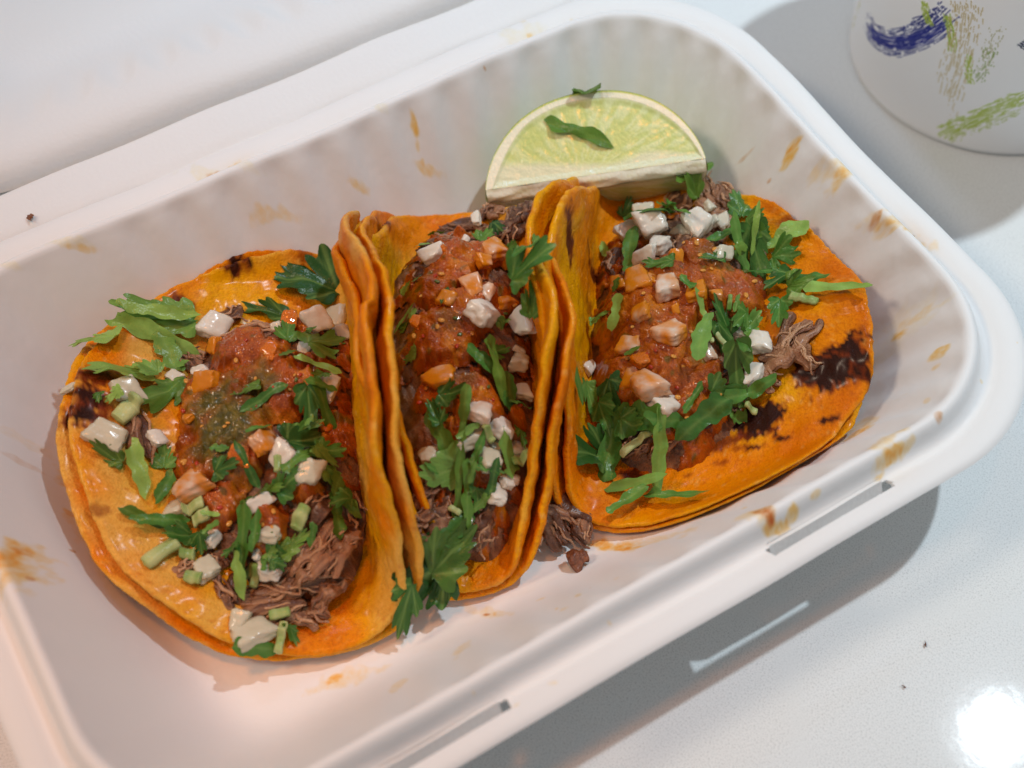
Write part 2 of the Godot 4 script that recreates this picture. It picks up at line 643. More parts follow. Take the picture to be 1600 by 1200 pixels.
func tortilla_colour(T: Dictionary, s: float, t: float, rho: float, side: float, p: Vector3, sd: float) -> Color:
	var a := n1.get_noise_3d(s * 0.022, t * 0.022, sd) * 0.9 + n0.get_noise_3d(s * 0.09, t * 0.09, sd + 2) * 0.25
	var oil := clampf(T.oil + a * 0.9 + T.oilx * s / 60.0 + T.oilt * t / 60.0 + 0.22 * sm(0.8, 0.96, rho) - 0.5 * sm(0.97, 1.0, rho) * (1.0 - absf(side)), 0.0, 1.0)
	var yellow := lin(238, 170, 10)
	var orange := lin(234, 138, 6)
	var red := lin(216, 108, 8)
	var c := yellow.lerp(orange, sm(0.0, 0.55, oil)).lerp(red, sm(0.55, 1.0, oil) * 0.85)
	var pale := sm(0.2, 0.7, T.pale + n1.get_noise_3d(s * 0.03, t * 0.03, sd + 12) * 0.8 - oil * 0.35)
	c = c.lerp(lin(232, 186, 96), pale * 0.75)
	# freckles of toasted corn
	var fr := n0.get_noise_3d(s * 0.5, t * 0.5, sd + 20)
	c = c.lerp(lin(196, 104, 30), sm(0.45, 0.8, fr) * 0.5)
	var fr2 := n0.get_noise_3d(s * 0.75, t * 0.75, sd + 27)
	c = c.lerp(lin(244, 196, 110), sm(0.5, 0.85, fr2) * 0.4)
	# scorched spots
	if side > -1.5:
		for q in T.char:
			var dx: float = (p.x - q[0]) / q[2]
			var dz: float = (p.z - q[1]) / q[3]
			var d := dx * dx + dz * dz
			if d < 5.0 and p.y > q[5]:
				var k := sqrt(d) * 0.74 + n1.get_noise_3d(s * 0.16, t * 0.16, sd + 30) * 0.6 + n1.get_noise_3d(s * 0.55, t * 0.55, sd + 33) * 0.45
				var m: float = (1.0 - sm(0.35, 1.0, k)) * q[4]
				c = c.lerp(lin(138, 58, 22), clampf(m * 1.3, 0, 1)).lerp(lin(52, 26, 20), sm(0.55, 1.0, m))
	return c

# ---------------------------------------------------------------- fillings
func mound_height(T: Dictionary, x: float, z: float) -> float:
	var c := cos(deg_to_rad(T.yaw))
	var n := sin(deg_to_rad(T.yaw))
	var dx: float = x - T.ox
	var dz: float = z - T.oz
	var p: float = dx * c - dz * n - T.mp
	var q: float = dx * n + dz * c - T.mq
	var d: float = pow(absf(p) / (T.mr if p > 0 else T.ml), 2.3) + pow(absf(q) / (T.mf if q > 0 else T.mb), 2.6)
	if d >= 1.0: return -1.0
	return T.mh * pow(1.0 - d, 0.7) + T.y0 + T.bz * dz + T.bx * dx

func field(T: Dictionary, step: float, height: Callable, colour: Callable) -> Geo:
	var g := Geo.new()
	var x0: float = T.box[0]
	var z0: float = T.box[1]
	var nx := int((T.box[2] - x0) / step)
	var nz := int((T.box[3] - z0) / step)
	var at := PackedInt32Array()
	at.resize((nx + 1) * (nz + 1))
	for k in nz + 1:
		for j in nx + 1:
			var x := x0 + j * step
			var z := z0 + k * step
			var y: float = height.call(x, z)
			at[k * (nx + 1) + j] = -1
			if y > -50.0:
				at[k * (nx + 1) + j] = g.v.size()
				g.v.append(Vector3(x, y, z))
				g.c.append(colour.call(x, z, y))
	for k in nz:
		for j in nx:
			var a := at[k * (nx + 1) + j]
			var b := at[k * (nx + 1) + j + 1]
			var c := at[(k + 1) * (nx + 1) + j + 1]
			var d := at[(k + 1) * (nx + 1) + j]
			if a >= 0 and b >= 0 and c >= 0 and d >= 0: g.quad(a, b, c, d)
	return g

func meat_colour(v: float, w: float) -> Color:
	return lin(92, 56, 38).lerp(lin(166, 116, 82), sm(-0.5, 0.7, v)).lerp(lin(192, 144, 104), sm(0.25, 0.8, w) * 0.5)

func beef_bed(T: Dictionary) -> Geo:
	var h := func(x: float, z: float) -> float:
		var y := mound_height(T, x, z)
		if y < 0: return -99.0
		var w := n0.get_noise_3d(x * 0.05, z * 0.05, T.seed) * 1.5
		var st := n0.get_noise_3d(x * 0.5 + w * 2.0, z * 0.09 + w, T.seed + y * 0.45)
		var st2 := n0.get_noise_3d(x * 0.12 + w, z * 0.6 - w * 2.0, T.seed + y * 0.2)
		var pick := sm(-0.2, 0.2, n0.get_noise_3d(x * 0.06, z * 0.06, T.seed + 8))
		return y - 1.6 + 3.2 * n1.get_noise_3d(x * 0.085, z * 0.085, T.seed + 5) + 0.9 * absf(lerpf(st, st2, pick)) * 1.5
	var c := func(x: float, z: float, y: float) -> Color:
		var w := n0.get_noise_3d(x * 0.05, z * 0.05, T.seed) * 1.5
		return meat_colour(n1.get_noise_3d(x * 0.25 + w, z * 0.12, T.seed + y * 0.25), n0.get_noise_3d(x * 0.9, z * 0.3, T.seed + y * 0.9))
	return field(T, 0.55, h, c)

func salsa_amount(T: Dictionary, x: float, z: float) -> float:
	var w := 0.0
	for b in T.salsa:
		var d: float = Vector2(x - b[0], z - b[1]).length() / b[2]
		if d < 1.25: w = maxf(w, 1.0 - d)
	return w + 0.42 * n1.get_noise_3d(x * 0.09, z * 0.09, T.seed + 40) + 0.07 * n0.get_noise_3d(x * 0.5, z * 0.5, T.seed + 41)

func salsa_sheet(T: Dictionary) -> Geo:
	var h := func(x: float, z: float) -> float:
		var a := salsa_amount(T, x, z)
		if a < 0.02: return -99.0
		var y := mound_height(T, x, z)
		if y < 0: return -99.0
		var l := n1.get_noise_3d(x * 0.13, z * 0.13, T.seed + 50 + y * 0.13) * 1.6
		var fine := 0.28 * n0.get_noise_3d(x * 0.75, z * 0.75, T.seed + y * 0.75) + 0.2 * n0.get_noise_3d(x * 1.6, z * 1.6, T.seed + y * 1.6)
		y += 2.6 * n1.get_noise_3d(x * 0.085, z * 0.085, T.seed + 5)
		return y - 0.8 + 4.2 * sm(0.0, 0.4, a) + l * sm(0.0, 0.3, a) + fine
	var c := func(x: float, z: float, y: float) -> Color:
		var a := salsa_amount(T, x, z)
		var v := n1.get_noise_3d(x * 0.10, z * 0.10, T.seed + 60 + y * 0.1)
		var col := lin(182, 88, 16).lerp(lin(218, 130, 28), sm(-0.1, 0.6, v))
		col = col.lerp(lin(128, 54, 14), sm(0.1, 0.6, -v) * 0.55)
		col = col.lerp(lin(224, 134, 42), sm(0.35, 0.8, n0.get_noise_3d(x * 0.8, z * 0.8, T.seed + y * 0.8)) * 0.55)
		col = col.lerp(lin(104, 44, 14), sm(0.4, 0.8, n0.get_noise_3d(x * 1.1, z * 1.1, T.seed + y * 1.1)) * 0.5)
		var gr := 0.0
		for b in T.green:
			gr = maxf(gr, b[3] * (1.0 - sm(0.3, 1.0, Vector2(x - b[0], z - b[1]).length() / b[2] + 0.5 * n1.get_noise_3d(x * 0.12, z * 0.12, 77.0))))
		gr = maxf(gr, 0.75 * sm(0.5, 0.75, n0.get_noise_3d(x * 0.28, z * 0.28, T.seed + 63)))
		col = col.lerp(lin(84, 80, 22).lerp(lin(128, 112, 36), sm(-0.3, 0.6, n1.get_noise_3d(x * 0.4, z * 0.4, 5.0))), gr)
		return col.lerp(lin(132, 64, 22), 1.0 - sm(0.0, 0.12, a))
	return field(T, 0.33, h, c)

# diced onion: a bent, bevelled, uneven block
func onion(at: Vector3, size: Vector3, yaw: float, tint: float, clear: float, sd: float) -> Geo:
	var g := Geo.new()
	g.weld = true
	var n := 9
	settle(at, Vector2(1, 0), 6.0, 6.0)
	var b := Basis.from_euler(Vector3(atan(-slope_b) * -0.7, 0, atan(slope_a) * 0.7)) * Basis.from_euler(Vector3(rng.randf_range(-0.3, 0.3), yaw, rng.randf_range(-0.3, 0.3)))
	var taper := Vector2(rng.randf_range(-0.3, 0.3), rng.randf_range(-0.3, 0.3))
	var skew := rng.randf_range(-0.35, 0.35)
	var bend := rng.randf_range(0.0, 0.35)
	for face in 6:
		var first := g.v.size()
		for r in n:
			for k in n:
				var a := tan(lerpf(-0.785, 0.785, float(k) / (n - 1)))
				var d := tan(lerpf(-0.785, 0.785, float(r) / (n - 1)))
				var p: Vector3 = [Vector3(a, 1, d), Vector3(a, -1, -d), Vector3(1, -a, d), Vector3(-1, a, d), Vector3(-a, d, 1), Vector3(a, d, -1)][face]
				# round the edges
				var q := p.clampf(-0.74, 0.74)
				p = q + (p - q).normalized() * 0.26
				p.x *= 1.0 + taper.x * p.z + 0.13 * n0.get_noise_3d(p.y * 1.3, p.z * 1.3, sd)
				p.z *= 1.0 + taper.y * p.x + 0.13 * n0.get_noise_3d(p.y * 1.3, p.x * 1.3, sd + 4)
				p.x += skew * p.z
				p.y += bend * (0.5 - p.x * p.x)
				p.y += 0.10 * n0.get_noise_3d(p.x * 1.2, p.z * 1.2, sd + 8)
				var w := p * size * 0.5
				g.v.append(b * w + at)
				var layer := 0.5 + 0.5 * n0.get_noise_3d(p.x * 1.0, p.y * 4.0, sd + 2)
				var col := lin(248, 243, 230).lerp(lin(226, 221, 194), clear * 0.9)
				col = col.lerp(lin(198, 192, 150), layer * 0.22)
				var stain := clampf(tint + 0.5 * n1.get_noise_3d(w.x * 0.25, w.z * 0.25, sd + 6) * (0.25 + tint) - 0.12 * p.y * (1.0 - tint), 0, 1)
				col = col.lerp(lin(230, 142, 24), sm(0.12, 0.85, stain))
				g.c.append(col)
		for r in n - 1:
			for k in n - 1:
				g.quad(first + r * n + k, first + r * n + k + 1, first + (r + 1) * n + k + 1, first + (r + 1) * n + k)
	return g

func leaf_colour(tone: float, vein: float, sd: float, x: float, y: float) -> Color:
	var dark := lin(36, 78, 36)
	var mid := lin(80, 130, 54)
	var light := lin(150, 188, 92)
	var c := dark.lerp(mid, sm(0.0, 0.5, tone)).lerp(light, sm(0.5, 1.0, tone))
	c = c.lerp(lin(158, 190, 104), vein * 0.42)
	c = c.lerp(lin(120, 140, 40), 0.35 * sm(0.2, 0.7, n0.get_noise_2d(sd * 3.1, 7.0)))
	return c * (1.0 + 0.25 * n1.get_noise_3d(x * 0.25, y * 0.25, sd))

# lays a flat outline point (along, across) on the slope of the food under it
var slope_a := 0.0
var slope_b := 0.0
var rest := 0.0

func settle(at: Vector3, dir: Vector2, la: float, lb: float) -> void:
	var ha := clampf(la * 0.3, 1.5, 5.0)
	var hb := clampf(lb * 0.35, 1.5, 4.0)
	var lo := at.y - 9.0
	var hi := at.y + 5.0
	var f := clampf(surf(at.x + dir.x * ha, at.z + dir.y * ha), lo, hi)
	var r := clampf(surf(at.x - dir.x * ha, at.z - dir.y * ha), lo, hi)
	var u := clampf(surf(at.x - dir.y * hb, at.z + dir.x * hb), lo, hi)
	var d := clampf(surf(at.x + dir.y * hb, at.z - dir.x * hb), lo, hi)
	slope_a = clampf((f - r) / (2 * ha), -0.9, 0.9)
	slope_b = clampf((u - d) / (2 * hb), -0.9, 0.9)
	rest = maxf(at.y, lerpf((f + r + u + d) / 4.0, at.y, 0.4))

func drape(at: Vector3, dir: Vector2, a: float, b: float, curl: float, stiff: float) -> Vector3:
	var x := at.x + dir.x * a - dir.y * b
	var z := at.z + dir.y * a + dir.x * b
	var plane := rest + slope_a * a + slope_b * b
	var s := clampf(surf(x, z), plane - 5.0, plane + 2.5)
	return Vector3(x, lerpf(s, plane, stiff) + 0.4 + curl, z)

# coriander leaf piece, three toothed lobes spreading from its stalk end
func leaf(at: Vector3, length: float, width: float, dir: Vector2, tone: float, sd: float) -> Geo:
	var g := Geo.new()
	var nf := 72
	var nr := 8
	var fold_ := rng.randf_range(-0.25, 0.6)
	var bend := rng.randf_range(-0.03, 0.03)
	var stiff := rng.randf_range(0.6, 0.9)
	settle(at, dir, length, width)
	var lob := [[-62.0 + rng.randf_range(-9, 9), rng.randf_range(0.62, 0.9), rng.randf_range(30, 37)], [rng.randf_range(-9, 9), 1.0, rng.randf_range(29, 36)], [62.0 + rng.randf_range(-9, 9), rng.randf_range(0.62, 0.9), rng.randf_range(30, 37)]]
	var teeth := rng.randf_range(0.2, 0.34)
	for r in nr + 1:
		var rho := float(r) / nr
		for k in nf + 1:
			var f := lerpf(-118.0, 118.0, float(k) / nf)
			var rad := 0.16
			var vein := 0.0
			for l in lob:
				var d: float = (f - l[0]) / l[2]
				var fin := maxf(exp(-pow(d / 0.30, 2)), 0.86 * maxf(exp(-pow((d - 0.66) / 0.27, 2)), exp(-pow((d + 0.66) / 0.27, 2))))
				var t: float = l[1] * (1.0 - teeth - 0.1 * d * d + teeth * fin) * (1.0 - sm(0.85, 1.25, absf(d)) * 0.75)
				rad = maxf(rad, t) if absf(d) < 1.3 else rad
				vein = maxf(vein, exp(-pow(d * rho * 14.0, 2)) * 1.0)
				vein = maxf(vein, 0.5 * exp(-pow((absf(d) - 0.35 * rho) * 16.0, 2)))
			var a := rad * rho * cos(deg_to_rad(f)) * length - length * 0.38
			var b := rad * rho * sin(deg_to_rad(f)) * width * 0.68
			var curl := absf(b) * fold_ + bend * a * a + n0.get_noise_3d(a * 0.14, b * 0.14, sd) * 1.5 + sm(0.6, 1.0, rho) * n0.get_noise_3d(a * 0.3, b * 0.3, sd + 5) * 0.7 - vein * 0.12
			g.v.append(drape(at, dir, a, b, curl, stiff))
			g.c.append(leaf_colour(tone, vein * sm(0.05, 0.2, rho), sd, a, b))
	g.grid(0, nr + 1, nf + 1)
	return g

# a band cut across a coriander leaf: straight cut edges, one end lobed
func strip(at: Vector3, length: float, width: float, dir: Vector2, tone: float, sd: float) -> Geo:
	var g := Geo.new()
	var na := 30
	var nb := 8
	var roll := rng.randf_range(-0.10, 0.22)
	var bend := rng.randf_range(-0.010, 0.016)
	var side := rng.randf_range(-0.012, 0.012)
	var stiff := rng.randf_range(0.6, 0.95)
	settle(at, dir, length, width)
	var twist := rng.randf_range(-0.25, 0.25)
	for k in na + 1:
		var f := float(k) / na
		var a0 := (f - 0.5) * length
		var w := width * (0.72 + 0.34 * n0.get_noise_2d(f * 2.6, sd) + 0.14 * absf(sin(f * 13.0 + sd)))
		w *= sm(-0.02, 0.07, f) * sm(1.08, 0.86, f) * 0.85 + 0.15
		for j in nb + 1:
			var e := float(j) / nb * 2.0 - 1.0
			var b := e * w * 0.5 + side * a0 * a0
			var a := a0 + e * width * 0.25 * sin(sd * 5.0)
			var vein := exp(-pow(e * 5.0, 2)) + 0.5 * exp(-pow(sin(f * 14.0 + absf(e) * 3.0) * 3.0, 2)) * (1 - absf(e))
			var curl := roll * e * e * w * 0.5 + twist * e * w * (f - 0.5) + bend * a0 * a0 + 0.7 * n0.get_noise_3d(a * 0.16, b * 0.3, sd) - vein * 0.08
			g.v.append(drape(at, dir, a, b, curl + absf(twist) * w * 0.25, stiff))
			g.c.append(leaf_colour(tone, clampf(vein, 0, 1) * 0.6, sd, a, b))
	g.grid(0, na + 1, nb + 1)
	return g

# a tube along a bent line; ridges make meat fibres, smooth makes stalks
func tube(at: Vector3, length: float, width: float, dir: Vector2, flat_: float, ridges: float, colour: Callable, sd: float, blunt := false) -> Geo:
	var g := Geo.new()
	var na := 26
	var nf := 18
	var side := rng.randf_range(-0.009, 0.009)
	var bend := rng.randf_range(-0.010, 0.003)
	var tw := rng.randf_range(-0.05, 0.05)
	for k in na + 1:
		var f := float(k) / na
		var a := (f - 0.5) * length
		var w := width * 0.5 * (0.9 + (0.1 if blunt else 0.35) * n0.get_noise_2d(f * 2.2, sd))
		var tip := sqrt(maxf(0.0, 1.0 - pow(absf(f * 2 - 1), 5.0 if not blunt else 22.0)))
		w *= tip
		var mid := Vector2(side * a * a + 0.7 * n0.get_noise_2d(f * 1.6, sd + 3) * (0.0 if blunt else 1.0), 0)
		for j in nf:
			var t := TAU * j / nf
			var r := w * (1.0 + ridges * (n0.get_noise_3d(cos(t + tw * a) * 2.6, sin(t + tw * a) * 2.6, sd + 7 + f * 0.5) + 0.5 * n0.get_noise_3d(cos(t) * 6, sin(t) * 6, sd + 8 + f)))
			var b := mid.x + cos(t) * r
			var p := Vector3(at.x + dir.x * a - dir.y * b, 0, at.z + dir.y * a + dir.x * b)
			var s := clampf(surf(at.x + dir.x * a, at.z + dir.y * a), at.y - 5.0, at.y + 3.0)
			p.y = lerpf(s, at.y, 0.5) + sin(t) * r * flat_ + width * flat_ * 0.25 + bend * a * a
			g.v.append(p)
			g.c.append(colour.call(f, t))
	g.grid(0, na + 1, nf, true)
	return g

# ring or crescent of spring-onion-like coriander stalk is a short blunt tube
func build_tacos() -> void:
	var no := 0
	for T in TACOS:
		var node := thing("taco", T.label, "taco", Vector3(T.ox, 4, T.oz))
		var shown := []
		for layer in 2:
			var g := tortilla(T, layer)
			hm_add(g)
			shown.append(g)
		var o := Vector3(T.ox, 4, T.oz)
		for g in shown: shift_put(g, "tortilla", M.tortilla, node, o)
		var bed := beef_bed(T)
		hm_add(bed)
		shift_put(bed, "beef_filling", M.meat, node, o)
		T.node = node
	for T in TACOS:
		var node: Node3D = T.node
		var o := Vector3(T.ox, 4, T.oz)
		rng.seed = int(T.seed * 10)
		for q in ITEMS[no]:
			if q[0] == "M":
				meat_piece(q, node, o)
				fibres(q, node, o)
		var s := salsa_sheet(T)
		hm_add(s)
		shift_put(s, "salsa", M.salsa, node, o)
		seeds(T, node, o)
		scraps(T, node, o, 0)
		for q in ITEMS[no]:
			if q[0] == "O": onion_piece(q, node, o)
		for q in ITEMS[no]:
			if q[0] in ["L", "S", "W"]: green_piece(q, node, o)
		scraps(T, node, o, 1)
		no += 1

func shift_put(g: Geo, called: String, m: Material, node: Node3D, o: Vector3, centred := false) -> MeshInstance3D:
	for k in g.v.size(): g.v[k] -= o
	var c := Vector3.ZERO
	if centred:
		for p in g.v: c += p
		c /= g.v.size()
	var made := put(g, called, m, node, c)
	for k in g.v.size(): g.v[k] += o
	return made

# an item is [kind, x, y, z, length, width, direction x, direction z, tone, lift]
func meat_piece(q: Array, node: Node3D, o: Vector3) -> void:
	var dir := Vector2(q[6], q[7])
	var n := maxi(1, int(round(q[5] / 2.0)))
	for k in n:
		var sd := rng.randf() * 100.0
		var off: float = (k - (n - 1) * 0.5) * q[5] / n
		var at := Vector3(q[1] - dir.y * off, 0, q[3] + dir.x * off)
		at.y = clampf(surf(at.x, at.z), q[2] - 3, q[2] + 2) + q[9] - 1.0 + rng.randf_range(0, 0.8)
		var tone: float = q[8] + rng.randf_range(-0.2, 0.2)
		var col := func(f: float, t: float) -> Color:
			var v := n0.get_noise_3d(cos(t) * 2.6, sin(t) * 2.6, sd + 7 + f * 0.5)
			return meat_colour(tone * 2.0 - 0.9 + v * 0.9, n0.get_noise_3d(f * 3, t, sd) + tone * 0.5)
		var d2 := dir.rotated(rng.randf_range(-0.22, 0.22))
		var g := tube(at, q[4] * rng.randf_range(0.8, 1.1), q[5] / n * 1.45, d2, 0.6, 0.38, col, sd)
		hm_add(g)
		shift_put(g, "beef_shred", M.meat, node, o, true)

func fibres(q: Array, node: Node3D, o: Vector3) -> void:
	var all := Geo.new()
	var dir := Vector2(q[6], q[7])
	for k in int(clampf(q[4] * q[5] * 0.09, 4, 12)):
		var off := rng.randf_range(-0.6, 0.6) * float(q[5])
		var al := rng.randf_range(-0.35, 0.35) * float(q[4])
		var at := Vector3(q[1] + dir.x * al - dir.y * off, 0, q[3] + dir.y * al + dir.x * off)
		at.y = clampf(surf(at.x, at.z), q[2] - 3, q[2] + 3) + 0.25
		var tone := rng.randf()
		var col := func(_f: float, _t: float) -> Color: return lin(120, 74, 50).lerp(lin(204, 158, 118), tone)
		var g := tube(at, rng.randf_range(0.35, 0.8) * float(q[4]), rng.randf_range(0.45, 0.9), dir.rotated(rng.randf_range(-0.6, 0.6)), 0.9, 0.1, col, rng.randf() * 90.0)
		var first := all.v.size()
		all.v.append_array(g.v)
		all.c.append_array(g.c)
		for i in g.i: all.i.append(i + first)
	var made := shift_put(all, "beef_fibres", M.meat, node, o, true)
	made.set_meta("kind", "stuff")

func onion_piece(q: Array, node: Node3D, o: Vector3) -> void:
	var tint: float = q[8]
	var clear := 0.0
	if tint < 0: clear = 1.0; tint = -tint - 1.0
	var y: float = clampf(surf(q[1], q[3]), q[2] - 2, q[2] + 3) + q[9]
	var h := minf(q[4], q[5]) * rng.randf_range(0.6, 0.85)
	var g := onion(Vector3(q[1], y + h * 0.12, q[3]), Vector3(q[4], h, q[5]) * 0.82, atan2(-q[7], q[6]), tint, clear, rng.randf() * 100.0)
	hm_add(g)
	shift_put(g, "onion_piece", M.onion, node, o, true)

func green_piece(q: Array, node: Node3D, o: Vector3) -> MeshInstance3D:
	var dir := Vector2(q[6], q[7])
	var sd := rng.randf() * 100.0
	var at := Vector3(q[1], clampf(surf(q[1], q[3]), q[2] - 2, q[2] + 4) + q[9], q[3])
	var tone: float = 0.1 + q[8] * 0.95 + rng.randf_range(-0.1, 0.12)
	var g: Geo
	if q[0] == "L": g = leaf(at, q[4] * 0.98, q[5] * 0.98, dir, tone, sd)
	elif q[0] == "S": g = strip(at, q[4], q[5] * 1.1, dir, tone, sd)
	else:
		var col := func(f: float, t: float) -> Color:
			return lin(104, 152, 58).lerp(lin(206, 214, 150), clampf(tone + 0.25 * sin(t * 3.0) * 0.5 + 0.3 * n0.get_noise_2d(f * 2, sd), 0, 1))
		g = tube(at, q[4], q[5], dir, 0.8, 0.12, col, sd, true)
	var o2 := shift_put(g, "cilantro_stem" if q[0] == "W" else "cilantro_leaf" if q[0] == "L" else "cilantro_strip", M.leaf, node, o, true)
	hm_add(g)
	return o2

# small chopped bits: tomato, onion and coriander crumbs sunk in or lying on the filling
func scraps(T: Dictionary, node: Node3D, o: Vector3, round_: int) -> void:
	var made := 0
	for tries in 600:
		if made >= (14 if round_ == 0 else 16): break
		var x := rng.randf_range(T.box[0], T.box[2])
		var z := rng.randf_range(T.box[1], T.box[3])
		var y := mound_height(T, x, z)
		if y < T.y0 + 5.0 or surf(x, z) > y + 6.0: continue
		if round_ == 1 and salsa_amount(T, x, z) > 0.22 and rng.randf() < 0.8: continue
		made += 1
		var at := Vector3(x, surf(x, z), z)
		var a := rng.randf() * TAU
		if round_ == 0:
			var wet := salsa_amount(T, x, z) > 0.1
			var s := rng.randf_range(2.2, 4.6)
			var g := onion(at, Vector3(s * rng.randf_range(0.7, 1.3), s * 0.6, s), a, rng.randf_range(0.7, 1.1) if wet else rng.randf_range(0.0, 0.3), rng.randf(), rng.randf() * 100.0)
			if wet and rng.randf() < 0.3:
				for k in g.c.size(): g.c[k] = g.c[k] * Color(0.95, 0.72, 0.42)
				hm_add(g)
				shift_put(g, "tomato_chunk", M.salsa, node, o, true)
			else:
				hm_add(g)
				shift_put(g, "onion_piece", M.onion, node, o, true)
		else:
			var kind: String = ["S", "L", "S", "W"][rng.randi() % 4]
			var q := [kind, x, at.y, z, rng.randf_range(2.5, 6.0), rng.randf_range(1.2, 2.6) if kind != "L" else rng.randf_range(2.5, 4.5), cos(a), sin(a), rng.randf_range(0.1, 0.8), 0.2]
			green_piece(q, node, o)

func seeds(T: Dictionary, node: Node3D, o: Vector3) -> void:
	var made := 0
	if T.salsa.is_empty(): return
	for tries in 400:
		if made >= 34: break
		var b: Array = T.salsa[rng.randi() % T.salsa.size()]
		var x: float = b[0] + rng.randf_range(-1, 1) * b[2] * 0.8
		var z: float = b[1] + rng.randf_range(-1, 1) * b[2] * 0.8
		if salsa_amount(T, x, z) < 0.12: continue
		made += 1
		var r := rng.randf_range(0.45, 0.85)
		var g := Geo.new()
		var green := rng.randf() < 0.2
		var red := rng.randf() < 0.25
		var c := lin(96, 110, 40) if green else lin(190, 60, 22) if red else lin(232, 168, 74)
		var turn := Basis.from_euler(Vector3(rng.randf_range(-0.5, 0.5), rng.randf() * TAU, 0))
		var y := surf(x, z)
		for k in 7:
			for j in 10:
				var a := PI * k / 6
				var f := TAU * j / 10
				var p := Vector3(sin(a) * cos(f) * r, cos(a) * r * 0.5, sin(a) * sin(f) * r * 0.72)
				g.v.append(turn * p + Vector3(x, y + 0.05, z))
				g.c.append(c)
		g.grid(0, 7, 10, true)
		shift_put(g, "salsa_seed", M.salsa, node, o, true)

